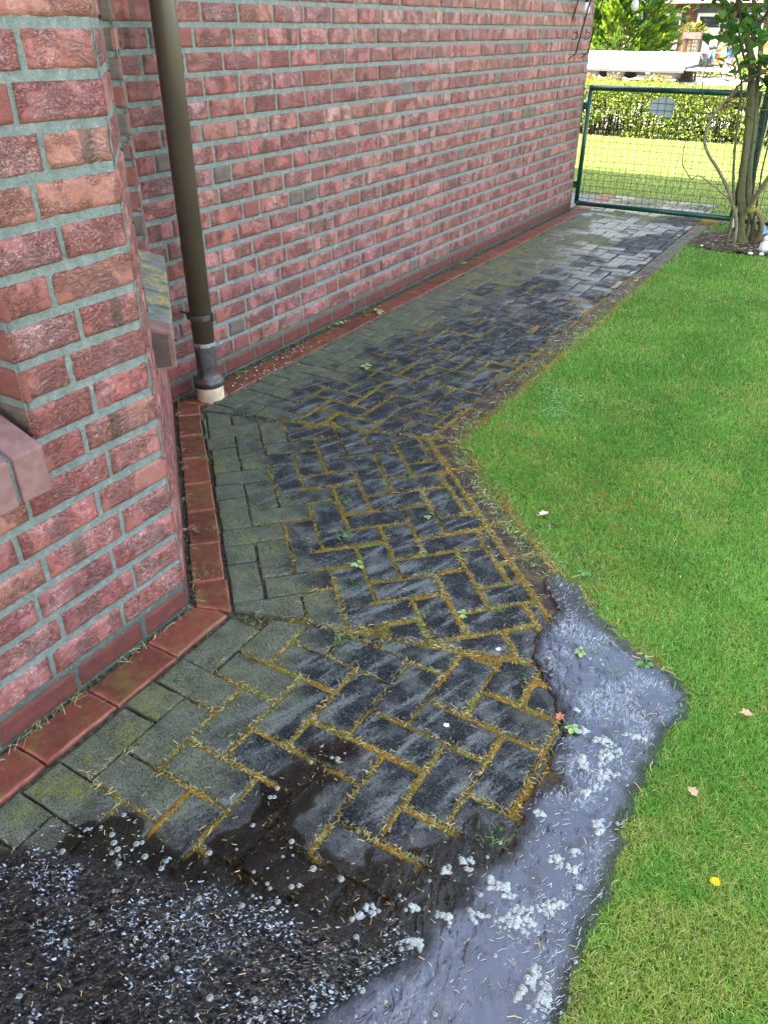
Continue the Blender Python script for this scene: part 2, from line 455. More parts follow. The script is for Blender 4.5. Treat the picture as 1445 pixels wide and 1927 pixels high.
def mat_moss():
    n = NT("joint_moss", 0.95, 0.15)
    p = n.pos(); M = n.sep(n.attr("mo"))
    a = n.noise(p, 9, 5, 0.7); b = n.noise(p, 160, 4, 0.75); c = n.noise(n.scale(p, (1, 1, 0.2)), 55, 4, 0.7)
    moss = n.mix(n.step(a, 0.40, 0.62), (0.14, 0.110, 0.022), (0.25, 0.120, 0.015))
    moss = n.mix(n.step(n.noise(p, 5.5, 3), 0.55, 0.7), moss, (0.12, 0.16, 0.03))
    moss = n.mix(n.step(b, 0.5, 0.72, 0, 0.75), moss, (0.34, 0.26, 0.11))
    moss = n.mix(n.step(b, 0.36, 0.47, 0.85, 0), moss, (0.03, 0.022, 0.008))
    soil = n.mix(n.step(c, 0.35, 0.7), (0.03, 0.028, 0.02), (0.13, 0.11, 0.07))
    col = n.mix(n.step(n.math('ADD', M[0], n.math('MULTIPLY', n.math('SUBTRACT', a, 0.5), 0.8)), 0.25, 0.5), soil, moss)
    n.set(color=col, normal=n.bump(b, 0.006, 1.0))
    return n.m


def mat_vcol(name, attr="vc", rough=0.6, trans=0.0, spec=0.3, var=0.0):
    n = NT(name, rough, spec)
    c = n.attr(attr)
    if var:
        p = n.pos()
        c = n.mix(n.step(n.noise(p, var, 4, 0.6), 0.3, 0.7, 0.0, 0.5), c, n.mix(1.0, c, (0.45, 0.5, 0.4), 'MULTIPLY'))
    n.set(color=c)
    if trans:
        t = n.node("ShaderNodeBsdfTranslucent", {"Color": c})
        mx = n.node("ShaderNodeMixShader", {0: trans, 1: n.b.outputs[0], 2: t.outputs[0]})
        n.L.new(mx.outputs[0], n.out.inputs[0])
    return n.m


def mat_lawn_soil():
    n = NT("lawn_soil", 0.95, 0.1)
    p = n.pos()
    a = n.noise(p, 6, 5, 0.6); b = n.noise(p, 140, 4, 0.7)
    col = n.mix(n.step(a, 0.35, 0.65), (0.055, 0.085, 0.016), (0.09, 0.13, 0.022))
    col = n.mix(n.step(b, 0.45, 0.7, 0, 0.6), col, (0.20, 0.19, 0.06))
    n.set(color=col, normal=n.bump(b, 0.01, 1.0))
    return n.m


def mat_water():
    n = NT("sky_tinted_muddy_water", 0.05, 0.5)
    p = n.pos(); wa = n.sep(n.attr("wa"))     # r: depth/murk, g: agitation
    murk, agi = wa[0], wa[1]
    murk = n.math('MULTIPLY', murk, n.step(n.noise(p, 17, 5, 0.65), 0.36, 0.50, 0.35, 1.0))
    Rp = n.node("ShaderNodeMapping", {"Vector": p, "Rotation": (0, 0, -0.25)}).outputs[0]
    rip = n.noise(n.scale(Rp, (1.6, 0.8, 1)), 26, 4, 0.55, 0.6)
    chop = n.noise(n.scale(p, (1.0, 1.0, 1)), 75, 5, 0.62, 0.9)
    rip2 = n.noise(n.scale(Rp, (1.4, 0.7, 1)), 9, 3, 0.5, 0.8)
    n1 = n.bump(n.math("ADD", rip, n.math("MULTIPLY", rip2, 1.5)), 0.012, 0.16)
    st = n.node("ShaderNodeBump", {"Height": chop, "Distance": 0.05, "Strength": n.math('MULTIPLY', agi, 1.0), "Normal": n1}).outputs[0]
    fr = n.node("ShaderNodeFresnel", {"IOR": n.step(wa[0], 0.02, 0.5, 1.33, 1.62), "Normal": st}).outputs[0]
    gl = n.node("ShaderNodeBsdfGlossy", {"Color": (1, 1, 1, 1), "Roughness": 0.02, "Normal": st})
    tr = n.node("ShaderNodeBsdfTransparent", {"Color": n.mix(agi, n.mix(murk, (0.58, 0.555, 0.50), (0.22, 0.20, 0.17)), (0.20, 0.18, 0.16))})
    # thin silt and soap film swirling on the surface
    sw = n.noise(n.scale(n.node("ShaderNodeMapping", {"Vector": p, "Rotation": (0, 0, -0.2)}).outputs[0], (3.2, 1.0, 1)), 14, 6, 0.68, 1.7)
    line = n.step(n.math('ABSOLUTE', n.math('SUBTRACT', sw, 0.52)), 0.0, 0.03, 1.0, 0.0)
    pat = n.step(n.noise(p, 6.5, 3, 0.6), 0.44, 0.60)
    film = n.math('MULTIPLY', n.math('MULTIPLY', n.math('MAXIMUM', line, n.step(sw, 0.58, 0.74, 0, 0.7)), pat), wa[2])
    df = n.node("ShaderNodeBsdfDiffuse", {"Color": n.mix(film, (0.080, 0.094, 0.142), (0.56, 0.60, 0.63))})  # blue of the reflected sky put into the water's body colour
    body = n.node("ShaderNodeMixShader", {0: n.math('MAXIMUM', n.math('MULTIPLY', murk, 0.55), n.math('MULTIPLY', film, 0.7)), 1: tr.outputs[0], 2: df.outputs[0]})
    mx = n.node("ShaderNodeMixShader", {0: n.math('MINIMUM', n.math('MULTIPLY', fr, 1.0), 1.0), 1: body.outputs[0], 2: gl.outputs[0]})
    n.L.new(mx.outputs[0], n.out.inputs[0])
    return n.m


def mat_foam():
    n = NT("soap_foam", 0.25, 0.6)
    lw = n.node("ShaderNodeLayerWeight", {"Blend": 0.35}).outputs[1]
    df = n.node("ShaderNodeBsdfDiffuse", {"Color": (0.56, 0.60, 0.57, 1)})
    tr = n.node("ShaderNodeBsdfTransparent", {"Color": (0.92, 0.94, 0.94, 1)})
    gl = n.node("ShaderNodeBsdfGlossy", {"Color": (1, 1, 1, 1), "Roughness": 0.05})
    a = n.node("ShaderNodeMixShader", {0: n.step(lw, 0.15, 0.6, 0.16, 0.85), 1: tr.outputs[0], 2: df.outputs[0]})
    b = n.node("ShaderNodeMixShader", {0: 0.10, 1: a.outputs[0], 2: gl.outputs[0]})
    n.L.new(b.outputs[0], n.out.inputs[0])
    return n.m


M = {}
M['brick'] = mat_brick(); M['mortar'] = mat_mortar(); M['paver'] = mat_paver()
M['red'] = mat_klinker("red_clinker", (0.235, 0.060, 0.034), (0.13, 0.038, 0.026), 0.5)
M['purple'] = mat_klinker("purple_clinker", (0.060, 0.030, 0.034), (0.028, 0.019, 0.022), 0.55)
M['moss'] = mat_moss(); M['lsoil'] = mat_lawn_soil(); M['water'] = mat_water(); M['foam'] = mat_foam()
M['glint_film'] = flat('painted_sky_glint', (0.24, 0.26, 0.30), 0.08, 0, 0.9, 260, 0, 1.0)  # pale bluish colour that paints sky glints on the splashing water
M['blade'] = mat_vcol("grass_blade", rough=0.5, trans=0.25, spec=0.2)
M['straw'] = mat_vcol("dry_straw", rough=0.8, spec=0.2)
M['leaf'] = mat_vcol("green_leaf", rough=0.45, trans=0.35, spec=0.4)
M['bark'] = mat_vcol("vine_bark", rough=0.85, spec=0.2, var=45)
M['pipe'] = flat("brown_zinc", (0.080, 0.058, 0.040), 0.42, 0.0, 0.08, 3)
M['pipe_old'] = flat("weathered_zinc", (0.10, 0.082, 0.078), 0.45, 0.4, 0.45, 25, 0.002)
M['clay'] = flat("salt_glazed_clay", (0.62, 0.43, 0.29), 0.45, 0, 0.32, 14, 0.003)
M['black'] = flat("black_rubber", (0.02, 0.02, 0.02), 0.6)
M['green_steel'] = flat("dark_green_coated_steel", (0.004, 0.055, 0.032), 0.3, 0, 0.2, 8)
M['rust'] = flat("rusty_iron", (0.065, 0.03, 0.022), 0.8, 0.2, 0.5, 60, 0.002)
M['soil'] = flat("bed_soil", (0.085, 0.062, 0.048), 0.95, 0, 0.7, 60, 0.02, 0.1)
M['bulb'] = flat("frosted_bulb", (0.75, 0.78, 0.76), 0.15, 0, 0.05, 4)
M['plaque'] = flat("blue_grey_plaque", (0.42, 0.50, 0.56), 0.35, 0, 0.1, 6)
M['conc'] = flat("pale_concrete_paving", (0.52, 0.49, 0.44), 0.85, 0, 0.15, 3, 0.003)
M['drive'] = flat("grey_paving", (0.085, 0.085, 0.08), 0.8, 0, 0.3, 9, 0.004)
M['white'] = flat("white_paint", (0.80, 0.80, 0.78), 0.45, 0, 0.04, 3)
M['tyre'] = flat("tyre_rubber", (0.03, 0.03, 0.03), 0.8)
M['rim'] = flat("steel_rim", (0.5, 0.5, 0.48), 0.4, 0.6, 0.1)
M['wood'] = flat("weathered_wood", (0.06, 0.042, 0.028), 0.85, 0, 0.3, 30)
M['plaster'] = flat("peach_plaster", (0.40, 0.20, 0.09), 0.9, 0, 0.06, 3)
M['roof'] = flat("clay_roof_tiles", (0.20, 0.07, 0.05), 0.7, 0, 0.3, 5, 0.01)
M['shutter'] = flat("slate_grey_shutter_box", (0.03, 0.036, 0.042), 0.5)
M['grey_fabric'] = flat("grey_fabric", (0.085, 0.08, 0.085), 0.9, 0, 0.5, 9)
M['blue'] = flat("blue_paint", (0.02, 0.22, 0.5), 0.4)
M['skin'] = flat("skin", (0.36, 0.22, 0.16), 0.55, 0, 0.08, 6)
M['shirt'] = flat("green_cotton", (0.035, 0.15, 0.06), 0.9, 0, 0.2, 5)
M['shorts'] = flat("blue_denim", (0.03, 0.06, 0.12), 0.9, 0, 0.35, 18)
M['hair'] = flat("brown_hair", (0.08, 0.05, 0.03), 0.6)
M['stone'] = flat("white_pebble", (0.68, 0.68, 0.66), 0.7, 0, 0.12, 30, 0.003)
M['slate'] = flat("dark_slate", (0.04, 0.045, 0.05), 0.7)
M['solar'] = flat("blue_solar_glass", (0.16, 0.30, 0.55), 0.12, 0, 0.1)


def mat_glass(name, c):
    n = NT(name, 0.05, 0.8)
    n.set(color=c)
    return n.m


M['glass'] = mat_glass("window_glass", (0.04, 0.045, 0.05))


def mat_farbrick():
    n = NT("facade_brick", 0.85, 0.2)
    p = n.sep(n.pos())
    b = n.node("ShaderNodeTexBrick", {"Vector": n.comb(p[0], p[2], 0.0), "Color1": (0.13, 0.035, 0.022, 1), "Color2": (0.10, 0.028, 0.02, 1), "Mortar": (0.13, 0.10, 0.085, 1), "Scale": 1.0, "Mortar Size": 0.008, "Brick Width": 0.24, "Row Height": 0.083})
    n.set(color=b.outputs[0])
    return n.m


M['farbrick'] = mat_farbrick()


def mat_upper():
    n = NT("upper_wall_brick", 0.85, 0.2)
    p = n.sep(n.pos())
    b = n.node("ShaderNodeTexBrick", {"Vector": n.comb(n.math('ADD', p[0], p[1]), p[2], 0.0), "Color1": (0.36, 0.10, 0.08, 1), "Color2": (0.28, 0.085, 0.07, 1), "Mortar": (0.28, 0.32, 0.30, 1), "Scale": 1.0, "Mortar Size": 0.009, "Brick Width": 0.231, "Row Height": 0.0862})
    n.set(color=b.outputs[0])
    return n.m


M['upper'] = mat_upper()
def mat_sill():
    n = NT("sill_brick", 0.6, 0.2)
    p = n.pos(); bk = n.sep(n.attr("bk"))
    m = n.noise(p, 30, 5, 0.6); f = n.noise(p, 260, 3)
    a = n.mix(n.step(m, 0.35, 0.65), (0.20, 0.095, 0.075), (0.26, 0.14, 0.125))
    g = n.mix(n.step(m, 0.35, 0.65), (0.11, 0.12, 0.10), (0.19, 0.20, 0.175))
    g = n.mix(n.math('MULTIPLY', n.step(n.noise(p, 11, 4, 0.6), 0.48, 0.6), n.step(n.noise(p, 120, 3, 0.7), 0.48, 0.56)), g, (0.50, 0.40, 0.02))
    col = n.mix(bk[2], a, g)
    col = n.mix(n.step(bk[0], 0.4, 1.0, 0, 0.35), col, (0.25, 0.13, 0.14))
    n.set(color=col, normal=n.bump(n.math('ADD', m, n.math('MULTIPLY', f, 0.4)), 0.004, 0.8))
    return n.m
M['sill'] = mat_sill()
# ------------------------------------------------------------------ house
UP = Vector((0, 0, 1))
ZC, CH, JT = -0.009, 0.0862, 0.0180     # first bed joint, course height, joint width


def brick_wall(name, P0, t, nrm, L, z1, mat2, parent, seed, opens=(), first=(0.175, 0.222), hdr=0.07, nu=8, nv=5, kmin=-1, alltyp=None, depth=0.0065, blen=0.231):
    rg = np.random.default_rng(seed)
    P0 = np.array(P0, float); t = np.array(t, float); nn = np.array(nrm, float)
    def prof(h, n):      # normalised grid coordinates, crowded at the edges
        e = [0, 0.0025, 0.007]
        mid = np.linspace(0.012, 2 * h - 0.012, max(2, n))
        return np.concatenate([np.array(e), mid, 2 * h - np.array(e[::-1])]) - h
    Vs = []; Fs = []; loc = []; bk = []; nvt = 0
    k = kmin
    while ZC + CH * (k + 1) <= z1 + 0.02:
        za = ZC + CH * k + JT / 2; zb = ZC + CH * (k + 1) - JT / 2
        zm = (za + zb) / 2
        ints = [(0.0, L)]
        for (u0, u1, w0, w1) in opens:
            if w0 - 0.01 < zm < w1 + 0.01:
                ni = []
                for (a, b) in ints:
                    if u0 > a: ni.append((a, min(b, u0)))
                    if u1 < b: ni.append((max(a, u1), b))
                ints = [i for i in ni if i[1] - i[0] > 0.02]
        # pieces along the whole course
        cuts = [0.0, first[k % len(first)] + rg.uniform(-0.006, 0.006)]
        while cuts[-1] < L:
            cuts.append(cuts[-1] + (blen * 0.53 if rg.random() < hdr else blen + rg.uniform(-0.004, 0.004)))
        for ca, cb in zip(cuts[:-1], cuts[1:]):
            for (a, b) in ints:
                u0 = max(ca, a); u1 = min(cb, b)
                if u1 - u0 < 0.03: continue
                ja = 0.0065 if u0 == ca and u0 > 0 else (0.001 if u0 > 0 else (0.0 if k % 2 else 0.007))
                jb = 0.0065 if u1 == cb else 0.001
                u0 += ja; u1 -= jb
                hu = (u1 - u0) / 2; hv = (zb - za) / 2 - rg.uniform(0, 0.0015)
                gu = prof(hu, nu if hu > 0.07 else nu // 2 + 1); gv = prof(hv, nv)
                A, B = np.meshgrid(gu, gv, indexing='ij')
                ed = np.minimum(hu - np.abs(A), hv - np.abs(B))
                s0, s1 = rg.uniform(0, 99, 2)
                D = -0.0055 * (1 - sstep(0, 0.0075, ed)) + 0.0032 * (fbm(A * 28 + s0, B * 34 + s1, seed, 3) - 0.5) + rg.uniform(-0.0016, 0.0016)
                wob = 0.0034 * (fbm(A * 55 + s1, B * 55 + s0, seed + 5, 2) - 0.5)
                A2 = A + wob * np.sign(A) * sstep(0.01, 0, hu - np.abs(A)); B2 = B + wob * np.sign(B) * sstep(0.012, 0, hv - np.abs(B)) + A * rg.uniform(-0.01, 0.01)
                n0, n1 = A.shape
                # skirt: repeat border pushed back
                ring = [(i, 0) for i in range(n0)] + [(n0 - 1, j) for j in range(1, n1)] + [(i, n1 - 1) for i in range(n0 - 2, -1, -1)] + [(0, j) for j in range(n1 - 2, 0, -1)]
                ri = np.array([i * n1 + j for i, j in ring])
                uu = np.concatenate([A2.ravel(), A2.ravel()[ri]]) + (u0 + u1) / 2
                zz = np.concatenate([B2.ravel(), B2.ravel()[ri]]) + zm
                dd = np.concatenate([D.ravel(), np.full(len(ri), -0.016)])
                Vs.append(P0[None] + uu[:, None] * t[None] + dd[:, None] * nn[None] + np.stack([0 * zz, 0 * zz, zz], 1))
                I = np.arange(n0 * n1).reshape(n0, n1)
                q = np.stack([I[:-1, :-1], I[1:, :-1], I[1:, 1:], I[:-1, 1:]], -1).reshape(-1, 4)
                m = len(ri); rk = np.arange(m) + n0 * n1
                q2 = np.stack([ri, rk, np.roll(rk, -1), np.roll(ri, -1)], -1)
                Fs.append(np.concatenate([q, q2]) + nvt)
                nvt += len(uu)
                la = np.concatenate([A.ravel(), A.ravel()[ri]]); lb = np.concatenate([B.ravel(), B.ravel()[ri]])
                loc.append(np.stack([la, lb, np.full(len(la), hu)], 1))
                typ = 1.0 if k <= 0 else (0.5 if (cb - ca) < 0.2 and ca > 0 and hu < 0.075 and rg.random() < 0.75 else 0.0)
                if alltyp is not None and k > 0: typ = alltyp
                bk.append(np.tile([rg.random(), rg.random(), typ, 1.0], (len(la), 1)))
        k += 1
    Vb = np.concatenate(Vs); Fb = np.concatenate(Fs)
    if np.dot(np.cross(t, [0, 0, 1]), nn) < 0: Fb = Fb[:, ::-1]
    # mortar bed behind, cut round the openings
    us = sorted({0.0, L} | {o[0] for o in opens} | {o[1] for o in opens}); zs = sorted({-0.12, z1} | {o[2] for o in opens} | {o[3] for o in opens})
    mv = []; mf = []
    for ua, ub in zip(us[:-1], us[1:]):
        for wa, wb in zip(zs[:-1], zs[1:]):
            if any(o[0] <= (ua + ub) / 2 <= o[1] and o[2] <= (wa + wb) / 2 <= o[3] for o in opens): continue
            ms = 0.008 if seed in (21, 22) else 0.02
            nu_ = max(1, int((ub - ua) / ms)); nz_ = max(1, int((wb - wa) / ms))
            uu, ww = np.meshgrid(np.linspace(ua, ub, nu_ + 1), np.linspace(wa, wb, nz_ + 1), indexing='ij')
            dd = -depth + 0.0045 * (fbm(uu * 60 + seed, ww * 60, seed, 2) - 0.5)
            n0 = sum(len(x) for x in mv)
            mv.append(P0[None] + uu.ravel()[:, None] * t + dd.ravel()[:, None] * nn + np.stack([0 * ww.ravel(), 0 * ww.ravel(), ww.ravel()], 1))
            I = np.arange(uu.size).reshape(uu.shape) + n0
            mf.append(np.stack([I[:-1, :-1], I[1:, :-1], I[1:, 1:], I[:-1, 1:]], -1).reshape(-1, 4))
    Vm = np.concatenate(mv); Fm = np.concatenate(mf)
    if np.dot(np.cross(t, [0, 0, 1]), nn) < 0: Fm = Fm[:, ::-1]
    V = np.concatenate([Vb, Vm]); Fa = np.concatenate([Fb, Fm + len(Vb)])
    z3 = np.zeros((len(Vm), 3)); z4 = np.zeros((len(Vm), 4))
    me = np_mesh(name, V, [Fa], {"loc": np.concatenate(loc + [z3]), "bk": np.concatenate(bk + [z4])}, smooth=True,
                 matidx=np.concatenate([np.zeros(len(Fb)), np.ones(len(Fm))]))
    return link(name, me, [M['brick'], M['mortar']], parent)


A0 = np.array([-1.4167, 1.255, 0.0]); B0 = np.array([-2.516, 2.325, 0.0])
T45 = (B0 - A0) / np.linalg.norm(B0 - A0); N45 = np.array([T45[1], -T45[0], 0.0]); L45 = float(np.linalg.norm(B0 - A0))
house = empty("brick_house", (-6, 1, 0), "red brick house with grey green joints, a bay window and a brown downpipe", "house")
def hp(o):
    if o.parent is house: o.matrix_parent_inverse = Matrix.Translation((6, -1, 0))
    return o
hp(brick_wall("wall", B0, (0, 1, 0), (1, 0, 0), 7.64 - B0[1], 2.6, None, house, 11, first=(0.15, 0.22, 0.19, 0.1), hdr=0.11, nu=6, nv=4))
hp(brick_wall("gable_wall", (-2.516, 7.64, 0), (-1, 0, 0), (0, 1, 0), 3.0, 2.6, None, house, 12, nu=3, nv=2))
bay = hp(brick_wall("bay_wall", A0, (0, -1, 0), (1, 0, 0), 2.155, 2.4, None, house, 21, opens=[(0.35, 1.80, 0.60, 2.05)], nu=16, nv=8, hdr=0.06))
hp(brick_wall("bay_wall", A0, T45, N45, L45, 2.4, None, house, 22, opens=[(0.36, 1.30, 0.60, 2.05)], nu=8, nv=8, first=(0.12, 0.22)))
A2 = np.array([-1.4167, -0.9, 0.0]); B2 = np.array([-2.516, -1.99, 0.0]); T2 = (B2 - A2) / np.linalg.norm(B2 - A2)
hp(brick_wall("bay_wall", A2, T2, (0.7071, -0.7071, 0), 1.54, 2.4, None, house, 23, nu=3, nv=2))
hp(brick_wall("wall", (-2.516, -4.5, 0), (0, 1, 0), (1, 0, 0), 2.52, 2.6, None, house, 24, nu=3, nv=2))
# window reveals
hp(brick_wall("window_reveal", (-1.4167, 0.905, 0), (-1, 0, 0), (0, -1, 0), 0.115, 2.05, None, house, 31, opens=[(0, 0.115, -0.2, 0.70)], first=(0.3,), alltyp=0.5, nu=6, nv=5, hdr=0))
pj = A0 + T45 * 1.30
hp(brick_wall("window_reveal", pj, -N45, -T45, 0.115, 2.05, None, house, 32, opens=[(0, 0.115, -0.2, 0.70)], first=(0.3,), alltyp=0.5, nu=4, nv=4, hdr=0))
pj = A0 + T45 * 0.36
hp(brick_wall("window_reveal", pj, -N45, T45, 0.115, 2.05, None, house, 33, opens=[(0, 0.115, -0.2, 0.70)], first=(0.3,), alltyp=0.5, nu=4, nv=4, hdr=0))


def window(P, t, nn, w, seed):
    P = np.array(P, float); t = np.array(t, float); nn = np.array(nn, float)
    Mx = Matrix(((t[0], nn[0], 0, P[0]), (t[1], nn[1], 0, P[1]), (0, 0, 1, 0), (0, 0, 0, 1)))
    b = MB()
    z0, z1 = 0.80, 2.05
    for (a, c, e, f) in [(0, 0.06, z0, z1), (w - 0.06, w, z0, z1), (0.06, w - 0.06, z0, z0 + 0.07), (0.06, w - 0.06, z1 - 0.06, z1), (w / 2 - 0.04, w / 2 + 0.04, z0 + 0.07, z1 - 0.06)]:
        b.box(a, c, -0.17, -0.115, e, f, M=Mx)
    fr = hp(b.build("window", M['white'], house, bevel=0.004))
    g = MB(); g.box(0.055, w - 0.055, -0.15, -0.14, z0 + 0.06, z1 - 0.05, M=Mx)
    o = g.build("pane", M['glass'], fr)
    # rowlock sill: bricks on edge, sloping outwards
    s = MB(); rg = random.Random(seed); u = 0.0
    lich = 1.0 if seed == 2 else 0.0
    mo = MB(); mo.add([tuple(Mx @ Vector(v)) for v in [(0, -0.115, 0.755), (w, -0.115, 0.755), (w, 0.043, 0.697), (0, 0.043, 0.697), (0, -0.115, 0.60), (w, -0.115, 0.60), (w, 0.043, 0.60), (0, 0.043, 0.60)]],
                      [(0, 1, 2, 3), (7, 6, 5, 4), (3, 2, 6, 7), (0, 3, 7, 4), (1, 5, 6, 2), (0, 4, 5, 1)])
    while u < w - 0.03:
        bw = min(0.071 if seed == 2 else 0.073, w - u)
        j = rg.uniform(-0.003, 0.003); z = rg.uniform(-0.003, 0.003)
        ya, yb = -0.115, 0.055 + j
        vs = [(u, ya, 0.763 + z), (u + bw, ya, 0.763 + z), (u + bw, yb, 0.702 + z), (u, yb, 0.702 + z), (u, ya, 0.6), (u + bw, ya, 0.6), (u + bw, yb, 0.594 + z), (u, yb, 0.594 + z)]
        s.add([tuple(Mx @ Vector(v)) for v in vs], [(0, 1, 2, 3), (7, 6, 5, 4), (3, 2, 6, 7), (0, 3, 7, 4), (1, 5, 6, 2), (0, 4, 5, 1)], (rg.random(), rg.random(), lich * (0.0 if u < 0.05 else 1.0) * rg.uniform(0.75, 1), 1))
        u += bw + 0.0125
    so = hp(s.build("window_sill", M['sill'], house, bevel=0.0045, attr="bk"))
    mo.build("sill_mortar", M['mortar'], so)
    return fr



window((-1.4167, 0.885, 0), (0, -1, 0), (1, 0, 0), 1.43, 1)
window(A0 + T45 * 0.362, T45, N45, 0.935, 2)
# solid core, roof and eaves: out of the picture, they cast the shade over the path
b = MB(); b.box(-9.0, -2.60, -5.9, 7.55, -0.1, 2.6); hp(b.build("inner_wall", M['mortar'], house))
b = MB(); b.box(-9.0, -2.516, -5.9, 7.64, 2.602, 5.75); hp(b.build("upper_wall", M['upper'], house))
b = MB(); zE = 5.95
xa, xb, ya, yb = -9.4, -2.1, -6.4, 8.06
rz = zE + 3.65 * math.tan(math.radians(33))
b.add([(xa, ya, zE), (xb, ya, zE), (xb, yb, zE), (xa, yb, zE), ((xa + xb) / 2, ya + 3.65, rz), ((xa + xb) / 2, yb - 3.65, rz)],
      [(0, 1, 4), (1, 2, 5, 4), (2, 3, 5), (3, 0, 4, 5), (3, 2, 1, 0)])
b.box(xa + 0.02, xb - 0.02, ya + 0.02, yb - 0.02, zE - 0.22, zE - 0.004)
hp(b.build("roof", M['roof'], house))
b = MB(); b.add([(-1.15, -1.05, 2.42), (-1.15, 1.36, 2.42), (-2.3, 2.5, 2.42), (-2.62, 2.5, 2.42), (-2.62, -2.2, 2.42), (-2.3, -2.2, 2.42)], [(0, 1, 2, 3, 4, 5)])
b.add([(-1.15, -1.05, 2.54), (-1.15, 1.36, 2.54), (-2.3, 2.5, 2.54), (-2.62, 2.5, 2.54), (-2.62, -2.2, 2.54), (-2.3, -2.2, 2.54)], [(0, 1, 2, 3, 4, 5)])
for i in range(6):
    j = (i + 1) % 6; P = b.v
    b.f.append((i, j, 6 + j, 6 + i))
hp(b.build("bay_roof", M['roof'], house))
b = MB()
b.tube([(xb + 0.06, ya, zE - 0.02), (xb + 0.06, yb, zE - 0.02)], 0.065, 10); hp(b.build("gutter", M['pipe'], house, smooth=True))

# ------------------------------------------------------------------ downpipe
dp = empty("downpipe", (-2.395, 2.445, 0), "brown metal downpipe in the corner between bay and long wall", "downpipe")
b = MB(); b.tube([(0, 0, 0.262), (0, 0, 2.8)], 0.047, 28); b.build("pipe", M['pipe'], dp, smooth=True)
b = MB(); b.lathe([(0.0485, 0.250), (0.0485, 0.266), (0.0462, 0.267)], 28, cap=False); b.build("joint_ring", flat("oxidised_zinc", (0.22, 0.23, 0.23), 0.6, 0.1, 0.4, 60), dp, smooth=True)
b = MB()
pr = [(0.0465, 0.262), (0.0463, 0.22), (0.046, 0.16), (0.0455, 0.118), (0.047, 0.110), (0.055, 0.102), (0.064, 0.095), (0.068, 0.086), (0.068, 0.076), (0.064, 0.074)]
b.lathe(pr[::-1], 28, cap=False)
# crumpled fold on the lower piece
v = b.v
for i, p in enumerate(v):
    a = math.atan2(p[1], p[0]); r = math.hypot(p[0], p[1])
    if 0.10 < p[2] < 0.27:
        k = math.exp(-((a + 1.75) / 0.28) ** 2) * min(1, (0.27 - p[2]) / 0.08)
        r2 = r - 0.012 * k + 0.004 * math.exp(-((a + 1.35) / 0.2) ** 2)
        v[i] = (p[0] * r2 / r, p[1] * r2 / r, p[2])
b.build("lower_sleeve", M['pipe_old'], dp, smooth=True)
b = MB(); b.lathe([(0.060, 0.064), (0.067, 0.064), (0.067, 0.078), (0.060, 0.078)], 28); b.build("rubber_seal", M['black'], dp, smooth=True)
b = MB(); b.lathe([(0.063, -0.05), (0.063, 0.045), (0.061, 0.064), (0.05, 0.066), (0.05, 0.02)], 28, cap=False); b.build("clay_socket", M['clay'], dp, smooth=True)
b = MB(); b.lathe([(0.0475, 0.368), (0.0515, 0.370), (0.0515, 0.390), (0.0475, 0.392)], 28, cap=False)
b.box(-0.058, -0.046, -0.030, -0.018, 0.364, 0.396); b.box(0.046, 0.060, 0.010, 0.026, 0.364, 0.396); b.tube([(-0.04, 0, 0.38), (-0.118, 0, 0.38)], 0.005, 8)
b.build("pipe_clamp", M['pipe_old'], dp, bevel=0.001)
# ------------------------------------------------------------------ paved path
PUD_R = [(-0.551, 1.971), (-0.474, 1.947), (-0.405, 1.867), (-0.319, 1.794), (-0.236, 1.74), (-0.148, 1.704), (-0.07, 1.65), (-0.06, 1.559), (-0.095, 1.434), (-0.098, 1.342), (-0.098, 1.226), (-0.09, 1.106), (-0.085, 0.989), (-0.085, 0.867), (-0.075, 0.729), (-0.05, 0.634), (-0.03, 0.2), (-0.6, 0.1), (-0.467, 0.5), (-0.427, 0.571), (-0.403, 0.639), (-0.356, 0.712), (-0.363, 0.766), (-0.335, 0.846), (-0.31, 0.941), (-0.287, 1.011), (-0.308, 1.121), (-0.299, 1.176), (-0.258, 1.218), (-0.3, 1.245), (-0.313, 1.35), (-0.332, 1.419), (-0.394, 1.49), (-0.467, 1.563), (-0.496, 1.673), (-0.477, 1.795), (-0.565, 1.892)]
PUD_L = [(-1.29, 0.38), (-1.229, 0.426), (-1.144, 0.464), (-1.109, 0.543), (-1.073, 0.611), (-1.034, 0.666), (-0.946, 0.657), (-0.834, 0.666), (-0.801, 0.745), (-0.83, 0.872), (-0.804, 0.958), (-0.8, 1.016), (-0.744, 1.069), (-0.690, 1.07), (-0.70, 0.947), (-0.70, 0.82), (-0.627, 0.80), (-0.558, 0.83), (-0.464, 0.861), (-0.414, 0.979), (-0.376, 1.032), (-0.307, 1.044), (-0.263, 0.941), (-0.3, 0.714), (-0.3, 0.1), (-1.29, 0.1)]


def poly_sd(x, y, P):
    """signed distance, positive inside"""
    P = np.array(P); x = np.asarray(x, float); y = np.asarray(y, float)
    d = np.full(x.shape, 1e9); ins = np.zeros(x.shape, bool)
    for (ax, ay), (bx, by) in zip(P, np.roll(P, -1, 0)):
        ex, ey = bx - ax, by - ay
        t = np.clip(((x - ax) * ex + (y - ay) * ey) / (ex * ex + ey * ey), 0, 1)
        d = np.minimum(d, np.hypot(x - ax - t * ex, y - ay - t * ey))
        c = ((ay > y) != (by > y)) & (x < (bx - ax) * (y - ay) / (by - ay + 1e-12) + ax)
        ins ^= c
    return np.where(ins, d, -d)


